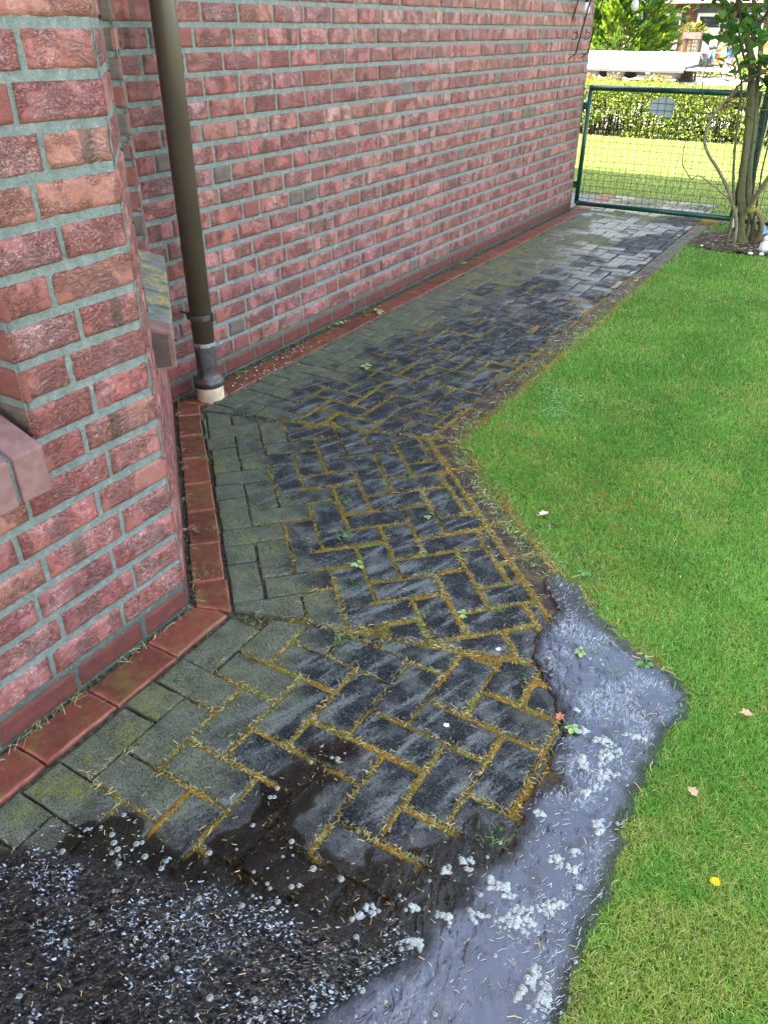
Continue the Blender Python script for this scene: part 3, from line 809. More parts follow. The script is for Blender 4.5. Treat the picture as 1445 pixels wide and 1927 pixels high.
def clip_half(poly, nx, ny, c):
    """keep nx*x+ny*y <= c"""
    out = []
    for (p, q) in zip(poly, poly[1:] + poly[:1]):
        dp_, dq = nx * p[0] + ny * p[1] - c, nx * q[0] + ny * q[1] - c
        if dp_ <= 0: out.append(p)
        if (dp_ < 0) != (dq < 0) and abs(dp_ - dq) > 1e-12:
            s = dp_ / (dp_ - dq); out.append((p[0] + (q[0] - p[0]) * s, p[1] + (q[1] - p[1]) * s))
    return out


def area(p): return 0.5 * abs(sum(a[0] * b[1] - b[0] * a[1] for a, b in zip(p, p[1:] + p[:1])))


ALL = []          # (polygon, kind, attribute seed)


def halfplanes(pts):
    """convex ccw polygon -> halfplanes"""
    hs = []
    for (a, b) in zip(pts, pts[1:] + pts[:1]):
        ex, ey = b[0] - a[0], b[1] - a[1]; l = math.hypot(ex, ey)
        hs.append((ey / l, -ex / l, (ey * a[0] - ex * a[1]) / l))
    return hs


def herring(org, e1, e2, n0, a1, t0, a2, kk, clip, gapf, seed, mir=1):
    """kk = (H start, H end, V top, V bottom) residues of (i-j) mod 4"""
    rg = random.Random(seed)
    hp_ = halfplanes(clip)
    for i in range(-4, 16):
        for j in range(-20, 62):
            k = (i - mir * j) % 4
            if k == kk[0]: c = (i, i + 2, j, j + 1)
            elif k == kk[2]: c = (i, i + 1, j - 1, j + 1)
            else: continue
            cx = (c[0] + c[1]) / 2 * a1 + n0; cy = (c[2] + c[3]) / 2 * a2 + t0
            wx = org[0] + e1[0] * cx + e2[0] * cy; wy = org[1] + e1[1] * cx + e2[1] * cy
            g = gapf(cx, wy) / 2
            hx = (c[1] - c[0]) * a1 / 2 - g * rg.uniform(0.75, 1.3); hy = (c[3] - c[2]) * a2 / 2 - g * rg.uniform(0.75, 1.3)
            th = rg.gauss(0, 0.010); ox, oy = rg.gauss(0, 0.0013), rg.gauss(0, 0.0013)
            pl = []
            for sx, sy in ((-1, -1), (1, -1), (1, 1), (-1, 1)):
                lx = sx * hx; ly = sy * hy
                lx, ly = lx * math.cos(th) - ly * math.sin(th) + cx + ox, lx * math.sin(th) + ly * math.cos(th) + cy + oy
                pl.append((org[0] + e1[0] * lx + e2[0] * ly, org[1] + e1[1] * lx + e2[1] * ly))
            for (nx, ny, cc) in hp_:
                pl = clip_half(pl, nx, ny, cc - 0.003)
                if len(pl) < 3: break
            if len(pl) >= 3 and area(pl) > 0.0012:
                if area(pl) < 0.004 and rg.random() < 0.15: continue
                ALL.append((pl, 'paver', rg.random()))


XO = -1.417
oa = (XO, 1.255)
# seam lines
sA = ((-1.302, 1.299), (-0.30, 1.589)); sB = ((-2.385, 2.297), (-1.325, 2.598))
zoneA = [(-1.285, -0.6), (-0.300, -0.6), (-0.300, 1.585), (-1.285, 1.300)]
zoneB = [(-1.296, 1.310), (-0.337, 1.587), (-1.345, 2.586), (-2.33, 2.306)]
zoneC = [(-2.345, 2.318), (-1.330, 2.602), (-1.330, 8.55), (-2.345, 8.55)]
gA = lambda n, y: 0.006 + 0.006 * min(1, max(0, (n - 0.35) / 0.3))
gB = lambda n, y: 0.006 + 0.006 * min(1, max(0, (n - 0.30) / 0.2))
gC = lambda n, y: 0.005 + 0.006 * min(1, max(0, (n - 0.55) / 0.25)) * (1 if y < 4.2 else 0.4)
herring(oa, (1, 0), (0, 1), 0.14, 0.1062, 0.027 - 0.1022, 0.1022, (2, 3, 0, 1), zoneA, gA, 1)
s2 = math.sqrt(0.5)
herring(oa, (s2, s2), (-s2, s2), 0.222, 0.1052, 0.082, 0.1022, (1, 2, 3, 0), zoneB, gB, 2)
# the third zone is laid mirrored
herring((-2.516, 2.325), (1, 0), (0, 1), 0.19, 0.1058, 0.385, 0.1025, (3, 0, 2, 1), zoneC, gC, 3, -1)


def strip(p0, p1, wdt, ln, kind, seed, side, cuts=()):
    """row of bricks laid end to end from p0 to p1; wdt to the given side"""
    rg = random.Random(seed)
    dx, dy = p1[0] - p0[0], p1[1] - p0[1]; l = math.hypot(dx, dy); dx /= l; dy /= l
    nx, ny = (dy * side, -dx * side)
    u = 0.0
    first = True
    while u < l - 0.02:
        e = min(l, u + ln * (0.55 if first else 1) + rg.uniform(-0.004, 0.004))
        first = False
        if l - e < 0.05: e = l
        a, b = u + 0.003, e - 0.003; o = rg.uniform(-0.003, 0.003)
        pl = [(p0[0] + dx * a + nx * o, p0[1] + dy * a + ny * o), (p0[0] + dx * b + nx * o, p0[1] + dy * b + ny * o),
              (p0[0] + dx * b + nx * (wdt + o), p0[1] + dy * b + ny * (wdt + o)), (p0[0] + dx * a + nx * (wdt + o), p0[1] + dy * a + ny * (wdt + o))]
        if sum(a_[0] * b_[1] - b_[0] * a_[1] for a_, b_ in zip(pl, pl[1:] + pl[:1])) < 0: pl = pl[::-1]
        for (nx_, ny_, cc) in cuts: pl = clip_half(pl, nx_, ny_, cc) if len(pl) >= 3 else pl
        if len(pl) >= 3 and area(pl) > 0.001: ALL.append((pl, kind, rg.random()))
        u = e


# mitred at the two corners: seam directions
mA = (-0.357, 0.934); cA = mA[0] * XO + mA[1] * 1.255
mB = (-0.30, 0.954); cB = mB[0] * -2.516 + mB[1] * 2.325
strip((-1.404, 1.40), (-1.404, -0.6), 0.108, 0.212, 'red', 4, -1, [(mA[0], mA[1], cA - 0.003)])
strip((-1.25, 1.115), (-2.60, 2.43), 0.098, 0.208, 'red', 5, 1, [(-mA[0], -mA[1], -cA - 0.003), (mB[0], mB[1], cB - 0.003)])
strip((-2.470, 2.20), (-2.470, 8.55), 0.118, 0.208, 'red', 6, 1, [(-mB[0], -mB[1], -cB - 0.003)])
strip((-0.292, -0.6), (-0.292, 1.60), 0.100, 0.206, 'purple', 7, 1)
strip((-0.325, 1.598), (-1.325, 2.590), 0.098, 0.206, 'purple', 8, 1)
strip((-1.322, 2.640), (-1.322, 7.60), 0.100, 0.206, 'purple', 9, 1)


def wetness(x, y):
    d = np.maximum(poly_sd(x, y, PUD_L), poly_sd(x, y, PUD_R))
    return sstep(-0.09, 0.03, d)


def build_pavers():
    out = {'paver': ([], [], []), 'red': ([], [], []), 'purple': ([], [], [])}
    for (pl, kind, r) in ALL:
        V, Fc, Ev = out[kind]
        rg = random.Random(int(r * 1e6))
        c = np.mean(pl, 0)
        near = c[1] < 3.4
        pts = []
        for (a, b) in zip(pl, pl[1:] + pl[:1]):
            l = math.hypot(b[0] - a[0], b[1] - a[1]); m = max(1, int(l / (0.022 if near else 0.07)))
            for q in range(m):
                pts.append((a[0] + (b[0] - a[0]) * q / m, a[1] + (b[1] - a[1]) * q / m))
        pts = np.array(pts)
        jit = 0.0016 if near else 0.001
        pts = pts + np.stack([fbm(pts[:, 0] * 60, pts[:, 1] * 60, 3, 2) - 0.5, fbm(pts[:, 0] * 60, pts[:, 1] * 60, 9, 2) - 0.5], 1) * 2.4 * jit
        dv = c - pts; dl = np.hypot(dv[:, 0], dv[:, 1])[:, None]
        dv = dv / dl
        z0 = rg.gauss(0, 0.0011); gx, gy = rg.gauss(0, 0.011), rg.gauss(0, 0.011)
        if kind == 'purple': z0 -= 0.004
        if kind == 'red': z0 -= 0.002
        def ring(ins, z):
            p = pts + dv * ins
            zz = z + z0 + (p[:, 0] - c[0]) * gx + (p[:, 1] - c[1]) * gy
            return np.concatenate([p, zz[:, None]], 1)
        rs = [ring(0, -0.05), ring(0, -0.006), ring(0.0014, -0.0024), ring(0.005, -0.0003), ring(0.014, 0.0002)]
        m = len(pts); n0 = len(V)
        for rr in rs: V.extend(map(tuple, rr))
        V.append((c[0], c[1], z0 + 0.0002))
        for q in range(len(rs) - 1):
            for i in range(m):
                j = (i + 1) % m
                Fc.append((n0 + q * m + i, n0 + q * m + j, n0 + (q + 1) * m + j, n0 + (q + 1) * m + i))
        t = n0 + (len(rs) - 1) * m
        for i in range(m): Fc.append((t + i, t + (i + 1) % m, n0 + len(rs) * m))
        cen = np.concatenate([r_[:, :2] for r_ in rs] + [c[None]], 0)
        # distance from the wall line of the zone
        nA = cen[:, 0] + 1.417; nB = (cen[:, 0] + cen[:, 1] + 0.162) * s2; nC = cen[:, 0] + 2.516
        inC = cen[:, 1] > 2.45 + 0.28 * (cen[:, 0] + 1.8); inA = cen[:, 1] < 1.3 + 0.29 * (cen[:, 0] + 1.3)
        n_ = np.where(inA, nA, np.where(inC, nC, nB))
        wallm = np.where(inA, 1.15 - n_ / 0.62, np.where(inC, 1.22 - n_ / (0.60 + 0.04 * np.maximum(0, cen[:, 1] - 2.5)), 1.12 - n_ / 0.55))
        wallm = np.clip(wallm + 0.30 * sstep(4.8, 6.4, cen[:, 1]), 0, 1)
        wt = wetness(cen[:, 0], cen[:, 1])
        ea = [0.6] * m + [1.0] * m + [1.0] * m + [0.25] * m + [0.0] * m + [0.0]
        Ev.extend([(r, wl, w_, e_) for wl, w_, e_ in zip(wallm, wt, ea)])
    return out


pv = build_pavers()
for kind, nm in (('paver', 'path_pavers'), ('red', 'red_brick_border'), ('purple', 'dark_brick_edging')):
    V, Fc, Ev = pv[kind]
    q4 = [f for f in Fc if len(f) == 4]; q3 = [f for f in Fc if len(f) == 3]
    me = np_mesh(nm, V, [q4, q3], {"ev": Ev}, smooth=False)
    tag(link(nm, me, M[kind]), kind='structure')

# ------------------------------------------------------------------ joints: sand, soil and moss as a relief grid
def moss_amount(x, y):
    nA = x + 1.417; nB = (x + y + 0.162) * s2; nC = x + 2.516
    inC = y > 2.45 + 0.28 * (x + 1.8); inA = y < 1.3 + 0.29 * (x + 1.3)
    n_ = np.where(inA, nA, np.where(inC, nC, nB))
    b = np.where(inA, sstep(0.16, 0.42, n_), np.where(inC, sstep(0.32, 0.60, n_), sstep(0.16, 0.40, n_)))
    b = b * (1 - 0.45 * sstep(4.8, 6.4, y))
    b = b * (0.6 + 0.7 * sstep(0.38, 0.6, fbm(x * 3.1, y * 3.1, 301, 3)))
    L = poly_sd(x, y, PUD_L)
    b = b * (1 - 0.72 * sstep(-0.01, 0.05, L)) * (1 - sstep(-0.012, 0.03, poly_sd(x, y, PUD_R)))
    return b


def joint_grid(name, x0, x1, y0, y1, h):
    xs = np.arange(x0, x1, h); ys = np.arange(y0, y1, h)
    Xg, Yg = np.meshgrid(xs, ys, indexing='ij')
    D = np.full(Xg.shape, -1.0)      # >0 inside a stone
    for (pl, kind, r) in ALL:
        P = np.array(pl); mn = P.min(0) - 0.03; mx = P.max(0) + 0.03
        i0, i1 = max(0, int((mn[0] - x0) / h)), min(len(xs), int((mx[0] - x0) / h) + 2)
        j0, j1 = max(0, int((mn[1] - y0) / h)), min(len(ys), int((mx[1] - y0) / h) + 2)
        if i0 >= i1 or j0 >= j1: continue
        sx = Xg[i0:i1, j0:j1]; sy = Yg[i0:i1, j0:j1]
        d = np.full(sx.shape, 1e9)
        for a, b in zip(P, np.roll(P, -1, 0)):
            e = b - a; l = np.hypot(*e)
            if l < 1e-6: continue
            d = np.minimum(d, (e[0] * (sy - a[1]) - e[1] * (sx - a[0])) / l)
        D[i0:i1, j0:j1] = np.maximum(D[i0:i1, j0:j1], d)
    mo = moss_amount(Xg, Yg)
    big = fbm(Xg * 9, Yg * 9, 41, 3); mid = fbm(Xg * 42, Yg * 42, 5, 3); fin = vn(Xg / h * 0.8, Yg / h * 0.8, 7)
    am = np.clip(mo * (0.55 + 1.9 * (big - 0.38)), 0, 1)
    z = -0.0150 + am * (0.0105 + 0.0085 * mid) + 0.0035 * fin * (0.3 + am) + 0.004 * (mid - 0.5)
    # dirt gap along the wall
    z = np.where(D < -0.02, -0.012 + 0.016 * (mid - 0.4), z)
    z = z - np.maximum(0, D) * (2.2 + 2.0 * (1 - am))
    keep = D < 0.013
    wallside = (Xg < XO - 0.02) & (Xg + Yg < -0.162 - 0.03)
    wallside |= (Xg < -2.53)
    wallside |= (Yg < 1.2) & (Xg < XO - 0.02)
    keep &= ~wallside
    kf = keep[:-1, :-1] & keep[1:, :-1] & keep[1:, 1:] & keep[:-1, 1:]
    I = np.arange(Xg.size).reshape(Xg.shape)
    Q = np.stack([I[:-1, :-1][kf], I[1:, :-1][kf], I[1:, 1:][kf], I[:-1, 1:][kf]], -1)
    used = np.unique(Q); mp = np.full(Xg.size, -1); mp[used] = np.arange(len(used))
    V = np.stack([Xg.ravel()[used], Yg.ravel()[used], z.ravel()[used]], 1)
    a = np.stack([am.ravel()[used], D.ravel()[used], np.zeros(len(used)), np.ones(len(used))], 1)
    me = np_mesh(name, V, [mp[Q]], {"mo": a}, smooth=True)
    return xs, ys, D, am, me


gx1 = joint_grid("joint_moss", -2.56, -0.16, 0.10, 2.95, 0.0036)
tag(link("joint_moss", gx1[4], M['moss']), kind='stuff', label="orange and green moss and dirt filling the joints of the near paving")
gx2 = joint_grid("joint_moss", -2.56, -1.16, 2.94, 8.0, 0.008)
tag(link("joint_moss", gx2[4], M['moss']), kind='stuff', label="moss and dirt filling the joints of the far paving")


def lookup(g, arr, x, y):
    i = np.clip(np.round((x - g[0][0]) / (g[0][1] - g[0][0])).astype(int), 0, len(g[0]) - 1)
    j = np.clip(np.round((y - g[1][0]) / (g[1][1] - g[1][0])).astype(int), 0, len(g[1]) - 1)
    return arr[i, j]


# ------------------------------------------------------------------ ground sheets
def sheet(name, pts, z, mat, kind='structure', sub=0.0, rough=0.0):
    P = np.array(pts)
    if not sub:
        b = MB(); b.add([(x, y, z) for x, y in pts], [tuple(range(len(pts)))]); o = b.build(name, mat)
    else:
        xs = np.arange(P[:, 0].min(), P[:, 0].max() + sub, sub); ys = np.arange(P[:, 1].min(), P[:, 1].max() + sub, sub)
        Xg, Yg = np.meshgrid(xs, ys, indexing='ij')
        sd_ = poly_sd(Xg, Yg, pts)
        zz = z + rough * (fbm(Xg * 12, Yg * 12, 77, 4) - 0.5) - np.maximum(0, -sd_) * 0.5
        kp = sd_ > -sub * 1.2
        kf = kp[:-1, :-1] & kp[1:, :-1] & kp[1:, 1:] & kp[:-1, 1:]
        I = np.arange(Xg.size).reshape(Xg.shape)
        Q = np.stack([I[:-1, :-1][kf], I[1:, :-1][kf], I[1:, 1:][kf], I[:-1, 1:][kf]], -1)
        me = np_mesh(name, np.stack([Xg.ravel(), Yg.ravel(), zz.ravel()], 1), [Q], smooth=True)
        o = link(name, me, mat)
    return tag(o, kind=kind)


sheet("ground", [(-400, -400), (400, -400), (400, 700), (-400, 700)], -0.075, flat("far_ground", (0.16, 0.18, 0.08), 0.95, 0, 0.3, 0.5))
EDGE = [(-0.09, -0.6), (-0.09, 0.73), (-0.098, 0.98), (-0.107, 1.10), (-0.112, 1.34), (-0.09, 1.55), (-0.09, 1.66), (-0.148, 1.71), (-0.236, 1.75), (-0.32, 1.795), (-0.405, 1.867), (-0.50, 1.93), (-0.585, 1.975), (-0.80, 2.17), (-1.02, 2.40), (-1.215, 2.66), (-1.225, 3.4), (-1.222, 5.0), (-1.215, 6.5), (-1.19, 7.3)]
LAWN = [(3.5, -0.6)] + [(x - 0.03, y) for x, y in EDGE] + [(-1.15, 7.62), (3.5, 7.62)]
LAWN = LAWN[1:] + LAWN[:1]
sheet("lawn_soil", LAWN, -0.012, M['lsoil'], sub=0.05, rough=0.014)
sheet("driveway", [(-9.0, 7.64), (-1.18, 7.6), (-1.13, 7.9), (-1.3, 8.05), (-1.84, 8.52), (-2.8, 8.60), (-9.0, 8.6)], -0.022, M['drive'])
LAWN2 = [(-9.5, 8.55), (-2.8, 8.55), (-1.84, 8.47), (-1.3, 8.02), (-1.12, 7.88), (-1.1, 7.63), (4.5, 7.63), (4.5, 13.7), (-9.5, 13.7)]
sheet("lawn_soil", LAWN2, -0.014, M['lsoil'], sub=0.12, rough=0.02)
sheet("pavement", [(-60, 15.0), (60, 15.0), (60, 33.5), (-60, 33.5)], -0.03, M['conc'])
BED = [(-1.20, 6.72), (-1.02, 6.62), (-0.78, 6.60), (-0.45, 6.70), (-0.28, 6.95), (-0.32, 7.3), (-0.6, 7.42), (-0.95, 7.42), (-1.14, 7.25), (-1.22, 6.95)]
sheet("bed_soil", BED, 0.008, M['soil'], sub=0.02, rough=0.03)

# ------------------------------------------------------------------ water
def build_water():
    h = 0.004
    xs = np.arange(-1.295, 0.0, h); ys = np.arange(0.1, 2.05, h)
    Xg, Yg = np.meshgrid(xs, ys, indexing='ij')
    nz = fbm(Xg * 26, Yg * 26, 91, 4) - 0.5
    sR = poly_sd(Xg, Yg, PUD_R); sL = poly_sd(Xg, Yg, PUD_L)
    joint = lookup(gx1, gx1[2], Xg, Yg)
    am = lookup(gx1, gx1[3], Xg, Yg)
    fR = sR + nz * 0.05 + 0.002
    fL = sL + nz * 0.10 - 0.004
    # moss ridges stay above the film
    fL = fL - np.where((joint < 0.004) & (am > 0.28), 0.03, 0.0) * (Yg > 0.62)
    f = np.maximum(fR, fL)
    agl = 0.47 + (Xg + 1.19) * 0.34 + 0.07 * (fbm(Xg * 8, Yg * 8, 13, 3) - 0.5) * 2
    agi = sstep(-0.02, 0.06, agl - Yg) * (1 - sstep(-0.02, 0.05, sR))
    agi = agi + 0.12 * sstep(0.4, 0.6, fbm(Xg * 11, Yg * 11, 19, 3)) * (1 - agi) * sstep(0.0, 0.04, sL) * (1 - sstep(-0.02, 0.03, sR))
    agi = np.clip(agi, 0, 1) * 0.85
    murk = np.clip(sstep(-0.005, 0.06, sR + nz * 0.05), 0, 1) * 0.95 + 0.10
    murk = np.clip(murk - 0.10 + 0.02 * agi, 0, 1) * (0.15 + 0.85 * sstep(1.86, 1.66, Yg)) * (0.35 + 0.65 * sstep(-0.01, 0.035, sR + 0.8 * nz * 0.05))
    fm = sstep(0.0, 0.05, sR) * (0.35 + 0.65 * sstep(0.9, 1.25, Yg)) + 0.15
    fm = np.clip(fm + 0.5 * sstep(1.05, 1.2, Yg) * sstep(1.6, 1.4, Yg) * sstep(0.0, 0.04, sR), 0, 1)
    z = np.full(Xg.shape, 0.0032) + 0.0105 * agi * (fbm(Xg * 70 + Yg * 25, Yg * 85 - Xg * 30, 23, 3) - 0.36)
    V = []; Q = []; A_ = []
    I = np.full(Xg.shape, -1)
    ins = f > 0
    idx = np.argwhere(ins)
    I[ins] = np.arange(len(idx))
    V = np.stack([Xg[ins], Yg[ins], z[ins]], 1).tolist()
    A_ = np.stack([murk[ins], agi[ins], fm[ins], np.ones(ins.sum())], 1).tolist()
    full = ins[:-1, :-1] & ins[1:, :-1] & ins[1:, 1:] & ins[:-1, 1:]
    Qf = np.stack([I[:-1, :-1][full], I[1:, :-1][full], I[1:, 1:][full], I[:-1, 1:][full]], -1)
    part = (ins[:-1, :-1] | ins[1:, :-1] | ins[1:, 1:] | ins[:-1, 1:]) & ~full
    cache = {}
    polys = {3: [], 4: [], 5: []}
    def cut(a, b):
        key = (a, b) if a < b else (b, a)
        if key in cache: return cache[key]
        fa, fb = f[a], f[b]; s = fa / (fa - fb)
        V.append([Xg[a] + (Xg[b] - Xg[a]) * s, Yg[a] + (Yg[b] - Yg[a]) * s, 0.0026])
        src = a if fa > 0 else b
        A_.append([0.0, agi[src], 0.0, 1.0])
        cache[key] = len(V) - 1
        return cache[key]
    for (i, j) in np.argwhere(part):
        cs = [(i, j), (i + 1, j), (i + 1, j + 1), (i, j + 1)]
        pl = []
        for a, b in zip(cs, cs[1:] + cs[:1]):
            if ins[a]: pl.append(int(I[a]))
            if ins[a] != ins[b]: pl.append(cut(a, b))
        if len(pl) in polys: polys[len(pl)].append(pl)
        elif len(pl) == 6:
            polys[4].append(pl[:4]); polys[4].append([pl[0], pl[3], pl[4], pl[5]])
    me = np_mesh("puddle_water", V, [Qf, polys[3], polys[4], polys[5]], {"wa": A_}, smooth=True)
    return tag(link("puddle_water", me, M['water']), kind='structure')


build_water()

# ------------------------------------------------------------------ foam bubbles
def build_foam():
    rg = np.random.default_rng(5)
    cl = [(-0.215, 0.86, 0.055, 0.034, 0.6), (-0.178, 0.915, 0.034, 0.02, 0.7), (-0.158, 0.935, 0.018, 0.014, 0.2), (-0.262, 0.905, 0.03, 0.026, 0.1), (-0.285, 0.905, 0.02, 0.02, 0.1), (-0.152, 1.15, 0.02, 0.014, 1.0), (-0.142, 1.13, 0.014, 0.012, 1.0),
          (-0.175, 1.275, 0.022, 0.05, -0.3), (-0.20, 1.21, 0.012, 0.02, 0), (-0.235, 1.29, 0.018, 0.03, 0.3), (-0.21, 1.38, 0.035, 0.02, 0.3), (-0.26, 1.385, 0.016, 0.012, 0.3), (-0.20, 1.02, 0.028, 0.016, 0.2), (-0.16, 1.02, 0.016, 0.02, 0.0),
          (-0.27, 1.11, 0.016, 0.012, 0.0), (-0.285, 0.83, 0.024, 0.016, 0.5), (-0.378, 0.885, 0.02, 0.015, 0.4), (-0.35, 0.925, 0.022, 0.015, 0.4), (-0.149, 0.771, 0.02, 0.05, -0.3), (-0.12, 0.75, 0.02, 0.035, -0.3), (-0.14, 0.99, 0.010, 0.010, 0), (-0.33, 0.80, 0.02, 0.012, 0.2),
          (-0.36, 0.72, 0.03, 0.02, 0.3), (-0.30, 1.44, 0.012, 0.01, 0), (-0.15, 1.43, 0.03, 0.012, 0.2), (-0.40, 0.78, 0.02, 0.012, 0.9), (-0.47, 0.73, 0.015, 0.035, -0.5), (-0.19, 1.34, 0.022, 0.05, -0.4), (-0.17, 1.06, 0.012, 0.01, 0)]
    bub = []
    for (cx, cy, a, b, th) in cl:
        a *= 0.72; b *= 0.72
        n = int(a * b * math.pi / (0.0036 ** 2 * 3.14) * 1.05) + 3
        for _ in range(n):
            r, t = math.sqrt(rg.random()), rg.random() * 2 * math.pi
            u, v = a * r * math.cos(t), b * r * math.sin(t)
            k = 1 + 0.35 * math.sin(3 * t + cx * 40)
            x = cx + (u * math.cos(th) - v * math.sin(th)) * k; y = cy + (u * math.sin(th) + v * math.cos(th)) * k
            bub.append((x, y, abs(rg.normal(0.0030, 0.0011)) + 0.0012, 0.0035 * (1 - r)))
        if rg.random() < 0.4: bub.append((cx, cy, 0.008, 0.002))
    def inside(P, n, s, lo, hi, m=0.01):
        k = 0
        P_ = np.array(P); mn, mx = P_.min(0), P_.max(0)
        while k < n:
            x, y = rg.uniform(mn[0], mx[0]), rg.uniform(max(0.12, mn[1]), mx[1])
            if poly_sd(np.array([x]), np.array([y]), P)[0] < m or fbm(x * 12, y * 12, s, 3) < 0.46: continue
            bub.append((x, y, lo + (hi - lo) * rg.random() ** 3, 0)); k += 1
    inside(PUD_R, 330, 61, 0.0010, 0.0048); inside(PUD_L, 420, 62, 0.0012, 0.0072)
    ph = [0, 0.45, 0.9, 1.3]; ns = 9
    V = []; Q = []; T = []
    for (x, y, r, dz) in bub:
        n0 = len(V)
        for p in ph:
            for k in range(ns):
                a = 2 * math.pi * k / ns
                V.append((x + r * math.cos(p) * math.cos(a), y + r * math.cos(p) * math.sin(a), 0.0026 + dz + r * 0.8 * math.sin(p)))
        V.append((x, y, 0.0026 + dz + r * 0.8))
        for i in range(len(ph) - 1):
            for k in range(ns): Q.append((n0 + i * ns + k, n0 + i * ns + (k + 1) % ns, n0 + (i + 1) * ns + (k + 1) % ns, n0 + (i + 1) * ns + k))
        for k in range(ns): T.append((n0 + 3 * ns + k, n0 + 3 * ns + (k + 1) % ns, n0 + 4 * ns))
    me = np_mesh("foam", V, [Q, T], smooth=True)
    tag(link("foam", me, M['foam']), label="white soap bubbles floating in clusters on the puddle", kind='stuff')


build_foam()

# ------------------------------------------------------------------ blades, straw, litter
def in_view(x, y, z=0.0, m=0.25):
    dx, dy, dz = x - 0, y - 0, z - 1.45
    c = dx * F.x + dy * F.y + dz * F.z
    u = (dx * R.x + dy * R.y + dz * R.z) / np.maximum(c, 1e-3); v = (dx * U.x + dy * U.y + dz * U.z) / np.maximum(c, 1e-3)
    return (c > 0.2) & (np.abs(u) < 0.493 * (1 + m)) & (np.abs(v) < 0.658 * (1 + m))


def blades(name, x, y, z, h, w_, col, lean, mat, rg, curl=0.5, **kw):
    n = len(x)
    az = rg.uniform(0, 2 * np.pi, n); fa = az + np.pi / 2 + rg.normal(0, 0.4, n)
    dx, dy = np.cos(az), np.sin(az); wx, wy = np.cos(fa) * w_ / 2, np.sin(fa) * w_ / 2
    le = lean
    h1 = h * 0.55; o1 = h * le * 0.35; o2 = h * le * (1.0 + curl * 0.2); z2 = h * np.clip(1 - le * 0.45, 0.12, 1)
    V = np.empty((n, 5, 3), np.float32)
    V[:, 0] = np.stack([x - wx, y - wy, z], 1); V[:, 1] = np.stack([x + wx, y + wy, z], 1)
    V[:, 2] = np.stack([x + dx * o1 + wx * 0.8, y + dy * o1 + wy * 0.8, z + h1], 1)
    V[:, 3] = np.stack([x + dx * o1 - wx * 0.8, y + dy * o1 - wy * 0.8, z + h1], 1)
    V[:, 4] = np.stack([x + dx * o2, y + dy * o2, z + z2], 1)
    b = np.arange(n)[:, None] * 5
    Q = np.concatenate([b, b + 1, b + 2, b + 3], 1); T = np.concatenate([b + 3, b + 2, b + 4], 1)
    sh = np.array([0.62, 0.62, 1.0, 1.0, 1.12])[None, :, None]
    C = np.concatenate([np.clip(col[:, None, :] * np.where(True, 1.0, sh), 0, 1) * np.ones((1, 5, 1)), np.ones((n, 5, 1))], 2).reshape(-1, 4)
    me = np_mesh(name, V.reshape(-1, 3), [Q, T], {"vc": C}, smooth=False)
    return tag(link(name, me, mat), kind='stuff', **kw)


def grass_col(x, y, rg, edge):
    n = len(x)
    a = fbm(x * 3.2, y * 3.2, 3, 4)[:, None]; b = fbm(x * 9, y * 9, 8, 3)[:, None]; r = rg.random((n, 1))
    g1 = np.array([[0.078, 0.225, 0.024]]); g2 = np.array([[0.215, 0.42, 0.065]]); g3 = np.array([[0.33, 0.37, 0.07]]); st = np.array([[0.52, 0.43, 0.20]])
    c = g1 + (g2 - g1) * np.clip(r * 0.9 + (a - 0.5) * 1.2, 0, 1)
    yel = sstep(0.50, 0.66, b + 0.25 * sstep(1.45, 0.9, y)[:, None] * sstep(0.35, 0.0, x)[:, None])
    c = c + (g3 - c) * yel * (0.25 + 0.45 * sstep(1.5, 0.9, y)[:, None]) * (r > 0.25)
    ps = 0.03 + 0.07 * yel[:, 0] + 0.55 * edge
    pick = rg.random(n) < ps
    c[pick] = st * rg.uniform(0.7, 1.2, (pick.sum(), 1))
    return np.clip(c * rg.uniform(0.9, 1.4, (n, 1)), 0, 0.8)


def make_lawn(name, poly, dens, box, ref, seed, label, holes=(), hmul=1.0, dry=0.0):
    rg = np.random.default_rng(seed)
    N = int((box[1] - box[0]) * (box[3] - box[2]) * dens)
    x = rg.uniform(box[0], box[1], N); y = rg.uniform(box[2], box[3], N)
    d = np.sqrt(x * x + y * y + 2.1)
    keep = rg.random(N) < (ref / d) ** 1.7
    keep &= in_view(x, y)
    x, y, d = x[keep], y[keep], d[keep]
    s = poly_sd(x, y, poly) + 0.016 + rg.exponential(0.016, len(x)) + 0.085 * (fbm(x * 14, y * 14, 31, 3) - 0.5) + rg.normal(0, 0.008, len(x))
    keep = s > 0
    for hpoly in holes: keep &= poly_sd(x, y, hpoly) < 0.01
    x, y, d, s = x[keep], y[keep], d[keep], s[keep]
    edge = np.clip(1 - s / 0.10, 0, 1)
    col = grass_col(x, y, rg, edge * (y < 4.5) * 0.9 + edge * 0.3 * (y >= 4.5))
    col = col * (1 - dry) + np.array([[0.52, 0.55, 0.20]]) * dry  # sunlit paleness of the far lawn mixed into the blade colour
    thin = rg.random(len(x)) < (1 - 0.5 * edge)
    x, y, d, s, edge, col = [q[thin] for q in (x, y, d, s, edge, col)]
    k = (d / ref) ** 0.75
    h = rg.uniform(0.010, 0.026, len(x)) * hmul * (1 - 0.45 * edge) * (0.8 + 0.5 * fbm(x * 5, y * 5, 5, 2))
    w_ = rg.uniform(0.0008, 0.0018, len(x)) * np.maximum(1, k)
    lean = np.abs(rg.normal(0.55, 0.5, len(x)))
    print(name, len(x))
    blades(name, x, y, -0.012 + 0 * x, h, w_, col, np.clip(lean, 0, 1.6), M['blade'], rg, label=label)


